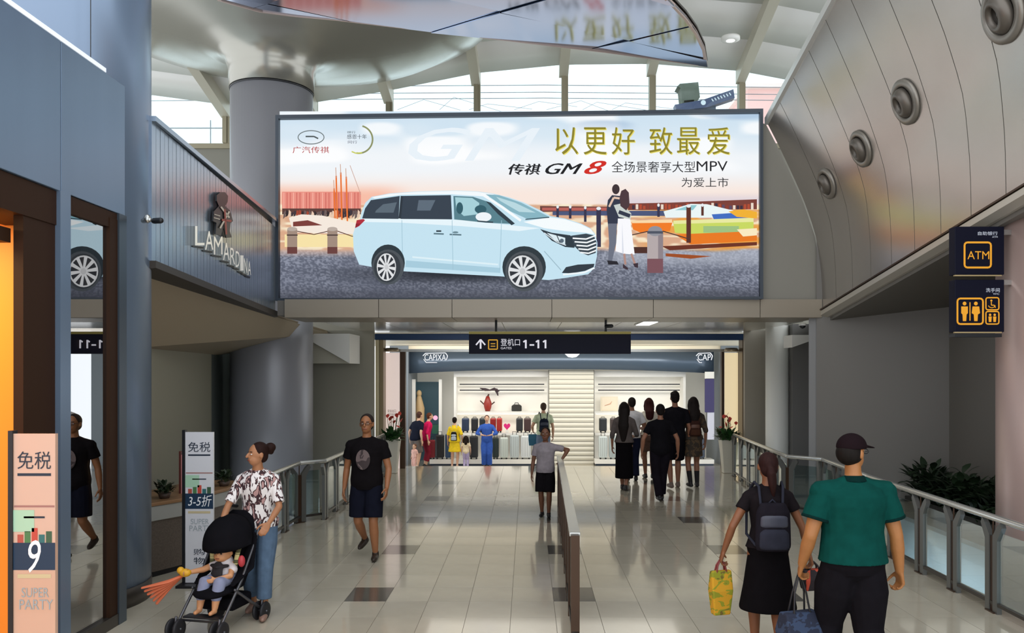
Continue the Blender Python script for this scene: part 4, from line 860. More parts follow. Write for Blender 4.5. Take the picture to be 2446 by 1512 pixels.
for px, w_, h_, c, nm in ((1033, 14, 46, '8a2c34', 'dark red suitcase behind the woman in pink'), (1051, 20, 58, '1f2024', 'large black suitcase left of the woman in yellow'), (1073, 18, 60, '2f4a6c', 'steel blue suitcase beside the woman in yellow'), (1132, 20, 55, '24262a', 'black suitcase between the child and the worker in blue'), (1184, 15, 52, '22302e', 'dark green suitcase just right of the worker in blue'), (1204, 19, 52, 'd5ded8', 'pale silver suitcase, first of the silver row'), (1229, 21, 58, 'c8d2d4', 'tall silver suitcase, second of the silver row'), (1256, 23, 56, 'dfe4e6', 'white suitcase, third of the silver row'), (1283, 18, 56, 'cfd8e0', 'pale silver suitcase behind the boy'), (1440, 20, 55, 'd4dede', 'silver suitcase right of the shutter on the low plinth'), (1464, 18, 55, 'bcc8ca', 'grey silver suitcase behind the long-haired woman'), (1676, 13, 50, '3c4656', 'dark suitcase at the right end of the plinth')):
    suitcase(nm, px, 1099, w_, h_, 26.5, c, G2, True)
t = thing('heart_ornament', 'bright pink heart ornament on the luggage shelf', 'ornament', tuple(P(1211, 1030, 26.9)))
hb_ = [(0.11*math.sin(a)**3*1.0, 0, .16+0.0085*(13*math.cos(a)-5*math.cos(2*a)-2*math.cos(3*a)-math.cos(4*a))*.9) for a in [2*math.pi*i/32 for i in range(32)]]
obj('heart', MB().prism(hb_, (0, .06, 0)), mat('hot_pink', 'e0287c', .4), t, bevel=.01); obj('stand', MB().box((-.05, 0, -.04), (.05, .06, .03)), M_white, t)
t = thing('handbag', 'black boxy handbag on the shelf above the suitcases', 'bag', tuple(P(1234, 982, 27.3))); obj('body', MB().prism([(-.17, 0, 0), (.17, 0, 0), (.17, 0, .17), (.1, 0, .22), (-.1, 0, .22), (-.17, 0, .17)], (0, .14, 0)), mat('bag_black', '2b2a26', .5), t, bevel=.02); obj('handle', MB().tube([(-.08, .07, .2), (-.05, .07, .27), (.05, .07, .27), (.08, .07, .2)], .012, 8), M_black, t)
t = thing('red_figurine', 'small red vase-shaped ornament with twigs on the top shelf', 'ornament', tuple(P(1165, 982, 27.3))); obj('body', MB().lathe([(.08, 0), (.12, .12), (.14, .25), (.08, .42), (.05, .5)], n=20), mat('vase_red', '9c2c20', .4), t); obj('twig', MB().tube([(-.1, 0, .2), (-.24, 0, .34)], .02, 6).tube([(.1, 0, .2), (.22, 0, .3)], .02, 6).tube([(0, 0, .48), (.03, 0, .55)], .03, 6), mat('twig_brown', '4a2c24', .6), t)
t = thing('black_bow', 'dark brown bow decoration on the rail of display wall', 'ornament', tuple(P(1170, 932, 27.2))); obj('loop', MB().tube([(-.3, 0, .06), (-.15, 0, .02), (0, 0, 0), (.15, 0, .04), (.28, 0, -.02)], [.04, .1, .05, .1, .05], 12, sq=.5), mat('bow_dark', '3c2c34', .5), t); obj('tail', MB().tube([(.22, 0, 0), (.27, 0, -.17)], [.06, .02], 8, sq=.4), mat('bow_dark', '3c2c34', .5), t)
t = thing('framed_picture', 'cream framed picture with an orange streak on the right display', 'picture', tuple(P(1458, 983, 27.3))); obj('frame', MB().box((-.33, 0, .02), (.25, .04, .5)), M_cream, t); obj('print', MB().box((-.28, -.01, .06), (.2, 0, .46)).v and MB().box((-.28, -.01, .06), (.2, 0, .46)), mat('print_cream', 'f6e8d0', .5), t); obj('streak', MB().tube([(-.18, -.012, .2), (0, -.012, .26), (.05, -.012, .34)], [.02, .025, .01], 6, sq=.3), mat('orange_streak', 'c87a4a', .5), t)
# ------------------------------------------------------------------ outside the clerestory
struct(obj('roof_terrace', MB().box((-25, 20.5, 7.1), (45, 70, 7.3)), M_wallgrey))
t = thing('power_lines', 'thin cables crossing the white sky outside the windows', 'cable', (0, 40, 15)); 
for y in (205, 222, 236): 
    worldchild('cable', MB().tube([P(300, y+5, 42), P(1300, y-2, 41), P(2300, y+8, 42)], .02, 5), mat('cable_grey', '8a8e98', .6), t)
for x in (300, 2300): q = P(x, 200, 42); worldchild('pole', MB().tube([(q.x, 42, 7.3), (q.x, 42, q.z+1)], .12, 10), mat('cable_grey', '8a8e98', .6), t)
rs = random.Random(3)
for k in range(7):
    x = 960+k*85+rs.uniform(-20, 20); worldchild('cable', MB().tube([P(x, 262, 42), P(x+rs.uniform(30, 90), 240+rs.uniform(-8, 8), 42), P(x+150, 262+rs.uniform(-10, 8), 42)], .015, 5), mat('cable_pale', 'b9bdca', .6), t)
t = thing('outdoor_guardrail', 'thin white guardrail outside the leftmost window', 'railing', tuple(P(440, 330, 26))); t.location.z = float(P(440, 330, 26).z)
worldchild('bar', MB().tube([P(380, 306, 26), P(545, 306, 26)], .02, 6), mat('cable_grey', '8a8e98', .6), t); worldchild('upright', MB().tube([(P(503, 0, 26).x, 26, 7.3), P(503, 288, 26)], .02, 6), mat('cable_grey', '8a8e98', .6), t)
t = thing('slanted_signboard', 'dark blue slanted signboard with white marks outside the window', 'sign', tuple(P(1685, 240, 24)))
worldchild('board', MB().prism([P(1612, 250, 24), P(1680, 238, 24), P(1752, 213, 24), P(1755, 234, 24), P(1690, 256, 24), P(1640, 262, 24), P(1615, 260, 24)], (0, .3, 0)), mat('navy_board', '2c3c66', .4), t)
pl = Plane((0, 24, 8), (0, -1, 0)); mb = MB()
for k in range(7): pl.line(mb, [(1700+k*7, 236-k*2.4), (1704+k*7, 242-k*2.4)], 2.4, .01)
pl.oval(mb, 1680, 245, 6, 6, .01); worldchild('marks', mb, mat('white_marks', 'e6ecf4', .5), t)
worldchild('support', MB().prism([P(1640, 256, 24.2), P(1710, 250, 24.2), P(1708, 476, 24.2), P(1650, 476, 24.2)], (0, .3, 0)), mat('support_slate', '54607a', .5), t)
t = thing('outdoor_equipment', 'grey-green metal hopper standing behind the slanted signboard outside', 'equipment', tuple(P(1645, 240, 25)))
worldchild('hopper', MB().prism([P(1618, 206, 25), P(1624, 200, 25), P(1668, 196, 25), P(1672, 232, 25), P(1660, 242, 25), P(1630, 246, 25), P(1626, 210, 25)], (0, .5, 0)), mat('hopper_green', '5a6256', .8, noise=.2), t)
worldchild('neck', MB().prism([P(1634, 240, 25), P(1658, 238, 25), P(1658, 487, 25), P(1634, 487, 25)], (0, .3, 0)), mat('hopper_dark', '4e5a58', .6), t)
t = thing('distant_building', 'pale pink building outside the rightmost window', 'building', tuple(P(1860, 710, 60)))
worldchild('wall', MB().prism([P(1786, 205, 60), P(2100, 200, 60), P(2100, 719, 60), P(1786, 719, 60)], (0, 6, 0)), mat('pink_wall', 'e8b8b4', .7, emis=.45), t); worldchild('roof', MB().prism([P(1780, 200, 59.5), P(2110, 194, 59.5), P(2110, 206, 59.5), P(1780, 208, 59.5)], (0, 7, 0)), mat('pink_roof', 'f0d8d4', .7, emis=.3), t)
#PEOPLE#
# ------------------------------------------------------------------ people
def organic(name, shapes, voxel, mats, parent, smooth=3, label=None, fac=.5):
    """join closed shells into one continuous surface"""
    V = []; Fc = []
    for v, f in shapes:
        o_ = len(V); V += v; Fc += [tuple(i+o_ for i in q) for q in f]
    me = bpy.data.meshes.new(name); me.from_pydata(V, [], Fc); me.update()
    o = bpy.data.objects.new(name, me); sc.collection.objects.link(o)
    m = o.modifiers.new('r', 'REMESH'); m.mode = 'VOXEL'; m.voxel_size = voxel; m.use_smooth_shade = True
    if smooth: q = o.modifiers.new('s', 'SMOOTH'); q.factor = fac; q.iterations = smooth
    dg = bpy.context.evaluated_depsgraph_get(); nm = bpy.data.meshes.new_from_object(o.evaluated_get(dg))
    bpy.data.objects.remove(o); bpy.data.meshes.remove(me); nm.name = name
    nm.materials.clear(); [nm.materials.append(x) for x in (mats if isinstance(mats, list) else [mats])]
    nm.polygons.foreach_set('use_smooth', [True]*len(nm.polygons))
    q = bpy.data.objects.new(name, nm); sc.collection.objects.link(q); q.parent = parent
    if label: q['label'] = label
    return q
def ellv(c, r, n=16, k=12):
    mb = MB().ell(c, r, 0, n, k); return mb.v, fixpoles(mb.f, n, k)
def fixpoles(f, n, k): return f
def icos(c, r, rot=None):
    bm = bmesh.new(); bmesh.ops.create_icosphere(bm, subdivisions=3, radius=1); vs = []
    for v in bm.verts:
        p = Vector((v.co.x*r[0], v.co.y*r[1], v.co.z*r[2]))
        if rot is not None: p = rot @ p
        vs.append(tuple(p+Vector(c)))
    fs = [tuple(v.index for v in f.verts) for f in bm.faces]; bm.free(); return vs, fs
def ik(R, T, a, b, pole):
    R, T = Vector(R), Vector(T); u = T-R; d = min(u.length, a+b-.004); u.normalize(); T2 = R+u*d
    x = (a*a-b*b+d*d)/(2*d); h = math.sqrt(max(0, a*a-x*x)); p = Vector(pole); p = (p-u*p.dot(u)).normalized()
    return R+u*x+p*h, T2
def seg(p, q, k): return Vector(p)+(Vector(q)-Vector(p))*k
def hand_shapes(W, d, side, thumb, curl=.5, n=8):
    """palm, four unequal bent fingers and a thumb; d hand direction, thumb: direction the thumb side points, palm faces d x thumb"""
    d = Vector(d).normalized(); th = Vector(thumb); th = (th-d*th.dot(d)).normalized(); pn = d.cross(th)*(-1 if side > 0 else 1); out = []
    W = Vector(W)
    for k in range(4):
        off = th*(.030-.0195*k); L = (.040, .045, .042, .033)[k]; base = W+off*.55+d*.012; kn = W+off+d*(.088 if k in (1, 2) else .083)
        out.append(tube([base, kn], [.017, .0125], n))
        c = 0; p = kn; pts = [p]; dd = d.copy()
        for j, l in enumerate((L, L*.62, L*.5)):
            c += curl*(.75, 1.0, .8)[j]; dd = d*math.cos(c)+pn*math.sin(c); p = p+dd*l; pts.append(p)
        out.append(tube(pts, [.0098, .009, .0082, .0072], n))
    b = W+th*.022+d*.02; p1 = b+(th*.75+d*.6+pn*.35).normalized()*.042; p2 = p1+(th*.35+d*.85+pn*.45*curl*2).normalized()*.032; p3 = p2+(d*.9+pn*.6*curl*2).normalized()*.026
    out.append(tube([b, p1, p2, p3], [.017, .0118, .0102, .0085], n))
    return out
def person(label, x, y, h, yaw, skin='b07a58', sex='m', top=None, bottom=None, hair=None, shoes='1c1a1a', vox=.012, z0=0.0, wr=None, an=None, pole=None, headyaw=0, lean=0,
           face=False, build=1.0, curl=.45, headscale=1.0, group=None, glasses=False, thumbs=None, socks=None, elb=None, hipz=0, kneepole=None, arms_r=1.0):
    s = h/1.75
    t = thing('person', label, 'person', (x, y, z0), yaw, group, s)
    sm_ = mat('skin_'+skin, skin, .55, noise=.04, scale=20)
    fem = sex == 'f'; B = build
    shw = (.168 if fem else .188)*(.5+.5*B); hw = .088
    HZ = .93+hipz; sh_z = 1.43+hipz
    def ln(v):  # lean the upper body forward about the hips
        v = Vector(v); dz = max(0, v.z-HZ); return Vector((v.x, v.y+math.sin(lean)*dz, HZ+(v.z-HZ)*math.cos(lean) if v.z > HZ else v.z))
    rings = [(.80, .06, .06, 0), (.85, .12, .095, 0), (.90, .155, .112, -.004), (.96, .168 if fem else .16, .115, -.004), (1.04, .140 if fem else .152, .10, 0), (1.12, .122 if fem else .145, .092, .004), (1.22, .135 if fem else .152, .10, .004), (1.30, .150 if fem else .166, .112, 0.0), (1.36, .150 if fem else .164, .104, -.006), (1.405, .122 if fem else .136, .086, -.01), (1.44, .085, .068, -.012), (1.475, .058, .058, -.012), (1.51, .050, .054, -.006), (1.56, .049, .053, 0.0)]
    def RG(zs, dx=0, dy=0, z_lo=None, z_hi=None):
        out = []
        for (z, rx, ry, yo) in rings:
            if (z_lo is None or z >= z_lo) and (z_hi is None or z <= z_hi):
                c = ln((0, yo, z+hipz)); k = B if z < 1.45 else 1; out.append((c.x, c.y, c.z, rx*k+dx, ry*k+dy))
        return out
    wr = wr or {}; an = an or {}; pole = pole or {}; thumbs = thumbs or {}
    A_ = {}
    for sd in (-1, 1):
        S = ln((sd*shw, -.005, sh_z-.058)); Wd = wr.get(sd, (sd*(shw+.075), .03, .86+hipz)); E, W = ik(S, Wd, .285, .25, pole.get(sd, (sd*.4, -1, 0))); A_[sd] = (S, E, W)
    L_ = {}
    for sd in (-1, 1):
        Hp = Vector((sd*hw, 0, HZ-.03)); ad = Vector(an.get(sd, (sd*.09, 0, .08))); K, Ak = ik(Hp, ad, .43, .41, (kneepole or {}).get(sd, (sd*.05, 1, 0))); L_[sd] = (Hp, K, Ak)
    N = 12; body = [loft(RG(None), 22)]
    hc = ln((0, 0, 1.635+hipz)); hc = hc+Vector((0, .012, 0)); R_ = Matrix.Rotation(headyaw, 3, 'Z'); hs = headscale
    def HP(v): return hc+R_ @ (Vector(v)*hs)
    body.append(tube([ln((0, -.004, 1.46+hipz)), hc+Vector((0, -.01, -.06*hs))], [.054 if not fem else .048, .05], N))
    body.append(icos(hc+R_ @ Vector((0, -.012*hs, .018*hs)), (.076*hs, .095*hs, .098*hs), R_)); body.append(icos(hc+R_ @ Vector((0, .022*hs, -.045*hs)), (.056*hs, .066*hs, .07*hs), R_))
    body.append(tube([HP((0, .093, .012)), HP((0, .107, -.018))], [.009*hs, .015*hs], 8))
    for sd in (-1, 1): body.append(icos(HP((sd*.078, -.012, -.006)), (.012*hs, .02*hs, .032*hs), R_))
    body.append(tube([HP((-.02, .082, -.052)), HP((.02, .082, -.052))], .009*hs, 8))
    ar = arms_r*(1.0 if not fem else .84)
    for sd in (-1, 1):
        S, E, W = A_[sd]; dirn = (W-E).normalized()
        body.append(tube([ln((sd*.035, -.014, sh_z+.03)), ln((sd*.09, -.012, sh_z-.012)), S], [.034, .044, .05*ar*B], N)); body.append(tube([ln((sd*.09, -.008, sh_z-.08)), S, seg(S, E, .5), E], [.06*B, .054*ar*B, .047*ar, .039*ar], N)); body.append(tube([E, seg(E, W, .35), W], [.039*ar, .04*ar, .026*ar], N))
        th = Vector(thumbs.get(sd, (0, 1, 0))); body += hand_shapes(W, dirn+Vector((0, 0, -.001)), sd, th, curl)
        Hp, K, Ak = L_[sd]; legk = (.5+.5*B)
        body.append(tube([Hp, seg(Hp, K, .4), K], [.088*legk, .078*legk, .054], N)); body.append(tube([K, seg(K, Ak, .35), Ak], [.054, .055*legk, .034], N))
        fwd = Vector((sd*.12, 1, 0)).normalized()
        tilt = (Ak.z-.08)
        body.append(tube([Ak+Vector((0, -.035, -.03)), Ak+fwd*.09+Vector((0, 0, -.045-tilt*.15))], [.032, .028], N))
    organic('body', body, vox, sm_, t, 2)
    # shoes
    for sd in (-1, 1):
        if shoes is None: break
        Hp, K, Ak = L_[sd]; fwd = Vector((sd*.12, 1, 0)).normalized(); lift = min(.35, max(0, Ak.z-.09)*2.2); back_ = Ak.y < -.05
        dn_ = Vector((0, 0, -1)); f2 = (fwd*math.cos(lift)+dn_*math.sin(lift)*(1 if back_ else -.4)).normalized(); base = Ak+Vector((0, 0, -.045))
        organic('shoe', [tube([base-f2*.045, base+f2*.05, base+f2*.15, base+f2*.185], [.041, .043, .037, .024], 12, sq=.9), tube([Ak+Vector((0, -.005, .0)), base], [.042, .044], 12)], .009 if vox < .01 else .014, mat('shoe_'+shoes, shoes, .5), t, 2)
        if socks: organic('sock', [tube([seg(K, Ak, .45), Ak], [.053, .043], 12)], .012, mat('sock_'+socks, socks, .8), t, 1)
    # upper garment
    if top:
        g = top; m_ = g['m']; ex = g.get('ex', .016); lo = g.get('hem', .90); rr_ = [r for r in RG(None, ex, ex, None, 1.42)]
        rr_ = [r for r in rr_ if r[2] >= lo+hipz-.01]; c0 = rr_[0]; rr_ = [(c0[0], c0[1], lo+hipz, c0[3]+.008, c0[4]+.008)]+rr_
        nk = ln((0, -.012, 1.475+hipz)); rr_.append((nk.x, nk.y, nk.z-.028, .096, .08)); rr_.append((nk.x, nk.y, nk.z, .068, .066)); sh = [loft(rr_, 24)]
        sl_ = g.get('sl', .5)
        for sd in (-1, 1):
            S, E, W = A_[sd]; a0 = ln((sd*.09, -.01, sh_z-.08)); sh.append(tube([ln((sd*.045, -.014, sh_z+.022)), ln((sd*.09, -.012, sh_z-.014)), S], [.042, .056, .062*ar*B+.004], N))
            if sl_ <= 1: sh.append(tube([a0, S, seg(S, E, sl_*.6), seg(S, E, sl_)], [.068*B, .062*ar*B+.006, .058*ar*B+.008, .056*ar*B+.012], 14, flat=True))
            else: sh.append(tube([a0, S, E], [.068*B, .062*ar*B+.006, .052], N)); sh.append(tube([E, seg(E, W, sl_-1)], [.052, .042], N, flat=True))
            if g.get('cuff') and sl_ <= 1:
                e = seg(S, E, sl_); organic('cuff', [tube([seg(S, E, sl_-.06), seg(S, E, sl_+.012)], [.056*ar*B+.0155]*2, 18, flat=True)], .006, g['cuff'], t, 0)
        organic('top', sh, max(.007, vox), m_, t, 3)
        if g.get('collar'):
            organic('collar', [tube([Vector(nk)+Vector((0, -.004, -.03)), Vector(nk)+Vector((0, .0, .012))], [.084, .067], 20, flat=True)], .008, g['collar'], t, 1)
    if bottom:
        g = bottom; k_ = g['k']; m_ = g['m']; L = g['len']; sh = []
        if k_ in ('pants', 'shorts'):
            sh.append(loft([(c[0], c[1], c[2], c[3], c[4]) for c in RG(None, .02, .02, .84, 1.05)], 22)); sh.append(icos((0, -.01, .875+hipz), (.13, .118, .085))); w_ = g.get('w', .016)
            for sd in (-1, 1):
                Hp, K, Ak = L_[sd]; 
                def lp(zt):
                    return seg(Hp, K, (Hp.z-zt)/(Hp.z-K.z)) if zt > K.z else seg(K, Ak, min(1, (K.z-zt)/max(.01, (K.z-Ak.z))))
                e = lp(L); pts = [Hp+Vector((0, 0, .0)), seg(Hp, K, .4)]; rd = [.092*B+.006, .084*B+w_]
                if L < K.z: pts += [K, seg(K, e, .5), e]; rd += [.062+w_, .056+w_, .05+w_*1.3]
                else: pts += [e]; rd += [.074+w_*1.4]
                sh.append(tube(pts, rd, 14, flat=True))
            organic('trousers' if k_ == 'pants' else 'shorts', sh, max(.008, vox), m_, t, 3)
        else:
            fl = g.get('flare', .05); my = (L_[1][2].y+L_[-1][2].y)/2*.3
            c = [(r[0], r[1], r[2], r[3], r[4]) for r in RG(None, .014, .014, .9, 1.05)]
            rgs = [(0, my, L, .19*B+fl, .15+fl*.8), (0, my*.8, L+.02, .192*B+fl, .152+fl*.8), (0, my*.4, (L+.85)/2, .18*B+fl*.5, .14+fl*.5)]+c
            o = organic('skirt', [loft(rgs, 32)], max(.009, vox), m_, t, 2)
    # hair
    if hair:
        hm = mat('hair_'+hair.get('c', '17120f'), hair.get('c', '17120f'), .65, spec=.12, noise=.2, scale=60, stretch=(1, 1, .1)); k_ = hair['k']; hv = []
        if k_ != 'cap':
            hv.append(icos(HP((0, -.026, .032)), (.084*hs, .094*hs, .094*hs), R_)); hv.append(icos(HP((0, -.055, -.015)), (.074*hs, .055*hs, .075*hs), R_))
        if k_ in ('long', 'bob'):
            Lh = hair.get('L', .45); pts = [HP((0, -.05, .03)), HP((0, -.07, -.08))]; e = ln((0, -.125, 1.62+hipz-Lh)); pts += [seg(pts[-1], e, .5)+Vector((0, -.03, 0)), e]
            hv.append(tube(pts, [.09*hs, .092*hs, .11 if k_ == 'long' else .1, .05 if k_ == 'long' else .085], 16, sq=.55))
            for sd in (-1, 1): hv.append(tube([HP((sd*.06, -.01, .04)), HP((sd*.085, -.02, -.05)), HP((sd*.085, -.04, -.14))], [.04*hs, .034*hs, .03*hs], 10))
        if k_ == 'bun': hv.append(icos(HP((0, -.14, .06)), (.055, .05, .05))); hv.append(tube([HP((0, -.1, .04)), HP((0, -.15, .02)), HP((.03, -.19, .05))], [.04, .035, .012], 10))
        if k_ == 'pony': hv.append(tube([HP((0, -.10, .0)), HP((0, -.135, -.05)), HP((.01, -.13, -.14)), HP((.02, -.12, -.24))], [.03, .04, .036, .012], 12))
        if k_ == 'short' and hair.get('messy'):
            for j in range(16):
                a = random.uniform(0, 6.28); b_ = random.uniform(.2, 1.3); hv.append(icos(HP((.078*math.sin(b_)*math.cos(a), -.02+.085*math.sin(b_)*math.sin(a), .04+.085*math.cos(b_))), (.022, .022, .018)))
        if k_ == 'cap':
            organic('hair', [icos(HP((0, -.03, .0)), (.083, .092, .085), R_)], .009, hm, t, 2)
            cm_ = mat('cap_'+hair['cc'], hair['cc'], .9, spec=.05)
            def below(vf):
                v, f = vf; return [tuple((p[0], p[1], max(p[2], HP((0, 0, .028)).z))) for p in v], f
            organic('cap', [below(icos(HP((0, -.006, .036)), (.092, .108, .094), R_)), tube([HP((0, .085, .045)), HP((0, .165, .03))], [.065, .055], 16, sq=.12, up=R_ @ Vector((1, 0, 0)))], .007, cm_, t, 2)
        else: organic('hair', hv, .009 if vox < .01 else .013, hm, t, 2)
    if face:
        ew = mat('eye_white', 'e8e4e0', .3); ei = mat('eye_dark', '1c1410', .2); mb = MB()
        for sd in (-1, 1):
            mb.ell(tuple(HP((sd*.031, .0735, .007))), (.012*hs, .008*hs, .0052*hs), 0, 12, 8); mb.ell(tuple(HP((sd*.031, .0795, .007))), (.0055*hs, .0035*hs, .0048*hs), 1, 10, 6)
            mb.tube([HP((sd*.017, .082, .03)), HP((sd*.045, .072, .031))], .0035*hs, 6, 1)
        obj('eyes', mb, [ew, ei], t); obj('mouth', MB().tube([HP((-.022, .089, -.054)), HP((0, .0935, -.0545)), HP((.022, .089, -.054))], .0048*hs, 8), mat('lips', '8a4038', .5), t)
    if glasses:
        mb = MB()
        for sd in (-1, 1):
            c = HP((sd*.034, .096, .006)); pts = [c+R_ @ Vector((.022*math.cos(a), 0, .016*math.sin(a))) for a in [2*math.pi*i/14 for i in range(15)]]; mb.tube(pts, .0022, 6)
            mb.tube([HP((sd*.056, .093, .01)), HP((sd*.084, -.01, .01))], .0024, 6)
        mb.tube([HP((-.012, .098, .01)), HP((.012, .098, .01))], .0022, 6); obj('glasses', mb, M_black, t)
    t['_hc'] = 0; del t['_hc']
    M = Matrix.LocRotScale(t.location, t.rotation_euler, t.scale)
    return t, dict(M=M, A=A_, L=L_, hc=hc, ln=ln, HP=HP)
def cloth(n, c, **k): return mat('cloth_'+n, tuple(v*.78 if sum(hx(c)) < .8 else v for v in hx(c)), .9, noise=.12, scale=14, bump=.15, spec=.06, **k)
def patterned(name, c1, c2, scale, stretch=(1, 1, 1), c3=None):
    m = bpy.data.materials.new(name); m.use_nodes = True; nt = m.node_tree; b = nt.nodes['Principled BSDF']; tc = nt.nodes.new('ShaderNodeTexCoord'); mp = nt.nodes.new('ShaderNodeMapping'); nz = nt.nodes.new('ShaderNodeTexNoise'); rp = nt.nodes.new('ShaderNodeValToRGB')
    nt.links.new(tc.outputs['Object'], mp.inputs[0]); mp.inputs['Scale'].default_value = stretch; nt.links.new(mp.outputs[0], nz.inputs['Vector']); nz.inputs['Scale'].default_value = scale; nz.inputs['Detail'].default_value = 2; nz.inputs['Distortion'].default_value = .8
    nt.links.new(nz.outputs['Fac'], rp.inputs[0]); rp.color_ramp.interpolation = 'CONSTANT'; rp.color_ramp.elements[0].color = (*s2l(hx(c1)), 1); rp.color_ramp.elements[1].color = (*s2l(hx(c2)), 1); rp.color_ramp.elements[1].position = .5
    if c3: e = rp.color_ramp.elements.new(.6); e.color = (*s2l(hx(c3)), 1)
    nt.links.new(rp.outputs[0], b.inputs['Base Color']); b.inputs['Roughness'].default_value = .85; return m
PI = math.pi
def pxX(px, d): return (px-CX)*d/F
# couple in front, walking away
BLKT = cloth('black_knit', '211c1e')
man, Im = person('man in teal polo shirt and dark cap walking away, carrying a dark tote', 2.16, 5.42, 1.77, 0.02, 'a06838', top=dict(m=cloth('teal', '0c5048'), hem=.93, sl=.62, cuff=cloth('teal_dark', '0a2f2c'), collar=cloth('teal_dark', '0a2f2c'), ex=.03), bottom=dict(k='pants', m=cloth('black_trousers', '1b181d'), len=.08, w=.034),
    hair=dict(k='cap', c='17120f', cc='1c1215'), vox=.0075, headyaw=-1.0, face=True, glasses=True, build=1.18, wr={-1: (-.30, .10, .885), 1: (.325, .02, .82)}, an={-1: (-.11, .22, .09), 1: (.11, -.22, .13)}, arms_r=1.12, curl=1.0, thumbs={-1: (.2, 1, 0), 1: (-.2, 1, 0)})
wom, Iw = person('woman in dark top and long black skirt with ponytail, beside the man in teal', 1.84, 6.25, 1.57, -0.04, '7d4c2e', 'f', top=dict(m=cloth('charcoal_blouse', '231d20'), hem=.95, sl=.42, ex=.018), bottom=dict(k='skirt', m=cloth('black_skirt', '120f12'), len=.42, flare=.05),
    hair=dict(k='pony', c='2a1614'), vox=.0075, wr={-1: (-.37, .02, .90), 1: (.36, .04, .88)}, an={-1: (-.07, .16, .09), 1: (.07, -.15, .12)}, pole={-1: (-.6, -1, 0), 1: (.6, -1, 0)}, curl=.9)
def hang(I, sd, dz=-.10):  # grip point of a hanging hand, world
    S, E, W = I['A'][sd]; return I['M'] @ (W+(W-E).normalized()*.085)
def bagmb(w_, dth, hh, taper=.9):
    return MB().add([(-w_*taper, -dth, -hh), (w_*taper, -dth, -hh), (w_*taper, dth, -hh), (-w_*taper, dth, -hh), (-w_*1.04, -dth*1.3, -hh*.45), (w_*1.04, -dth*1.3, -hh*.45), (w_*1.04, dth*1.3, -hh*.45), (-w_*1.04, dth*1.3, -hh*.45), (-w_, -dth*.6, 0), (w_, -dth*.6, 0), (w_, dth*.6, 0), (-w_, dth*.6, 0)],
        [(0, 3, 2, 1), (0, 1, 5, 4), (1, 2, 6, 5), (2, 3, 7, 6), (3, 0, 4, 7), (4, 5, 9, 8), (5, 6, 10, 9), (6, 7, 11, 10), (7, 4, 8, 11), (8, 9, 10, 11)], 0, False)
def bag(name, label, p, w_, dth, hh, sl_, m_, sm2, rz=0, taper=.9):
    t = thing(name, label, 'bag', tuple(p), rz); o = obj('body', bagmb(w_, dth, hh, taper), m_, t, bevel=.012, loc=(0, 0, -sl_))
    for sd in (-1, 1): obj('handle', MB().tube([(-w_*.5, sd*dth*.5, -sl_-.02), (-w_*.35, sd*.012, -sl_*.5), (0, sd*.008, .008), (w_*.35, sd*.012, -sl_*.5), (w_*.5, sd*dth*.5, -sl_-.02)], .007, 7), sm2, t)
    return t
g = hang(Iw, -1); bag('shopping_bag', 'glossy yellow patterned shopping bag in the left hand of the woman in black skirt', g, .085, .035, .34, .08, patterned('yellow_print', 'c8921a', '8a8a1c', 9, (1, 1, 2), '6b5a1e'), mat('red_strap', '7a2a2a', .5), .25, taper=.8)
g = hang(Im, -1); bag('tote_bag', 'dark navy tote bag with long straps in the left hand of the man in teal', g, .13, .07, .30, .26, patterned('navy_print', '1a2034', '2c3a54', 14), mat('strap_black', '141218', .5), .3)
g = hang(Iw, 1); bag('red_bag', 'orange-red and black bag in the right hand of the woman in black skirt', g+Vector((.02, .02, 0)), .09, .05, .16, .05, patterned('orange_print', 'b8452c', '241a1e', 4, (3, 1, .5)), mat('strap_black', '141218', .5), .2)
def backpack(label, I, c, c2, w_=.15, hh=.40, dep=.11, zc=1.15):
    M = I['M']; p = M @ I['ln']((0, 0, zc)); s_ = M.to_scale().x; rz = M.to_euler().z
    t = thing('backpack', label, 'backpack', tuple(p), rz, None, s_)
    # lies on the wearer's back
    def rb(w0, y0, y1, z0, z1, m_, nm):
        V, Fc = loft([(0, (y0+y1)/2, z0, w0*.9, (y1-y0)/2*.8), (0, (y0+y1)/2, z0+(z1-z0)*.12, w0, (y1-y0)/2), (0, (y0+y1)/2, z0+(z1-z0)*.8, w0*.95, (y1-y0)/2), (0, (y0+y1)/2, z1, w0*.7, (y1-y0)/2*.6)], 20); return organic(nm, [(V, Fc)], .012, m_, t, 3)
    rb(w_, -.125-dep, -.105, -hh/2, hh/2, cloth(c, c), 'main_bag'); rb(w_*.85, -.15-dep, -.10-dep*.6, -hh/2+.02, -hh*.02, cloth(c2, c2), 'front_pocket'); rb(w_*.8, -.135-dep, -.10-dep*.6, hh*.0, hh*.28, mat('flap_'+c2, c2, .5), 'flap')
    for sd in (-1, 1): obj('strap', MB().tube([(sd*w_*.6, -.13, hh*.42), (sd*.10, -.10, 1.475-zc+.0), (sd*.115, .0, 1.50-zc), (sd*.13, .10, 1.42-zc), (sd*.15, .135, 1.25-zc), (sd*.17, .05, 1.05-zc), (sd*w_*.9, -.13, -hh*.4)], .012, 8), cloth(c2, c2), t)
    obj('top_loop', MB().tube([(-.03, -.15, hh*.48), (0, -.15, hh*.56), (.03, -.15, hh*.48)], .008, 6), cloth(c2, c2), t)
    return t
backpack('dark grey backpack on the woman in black skirt', Iw, '26222a', '3a3b48')
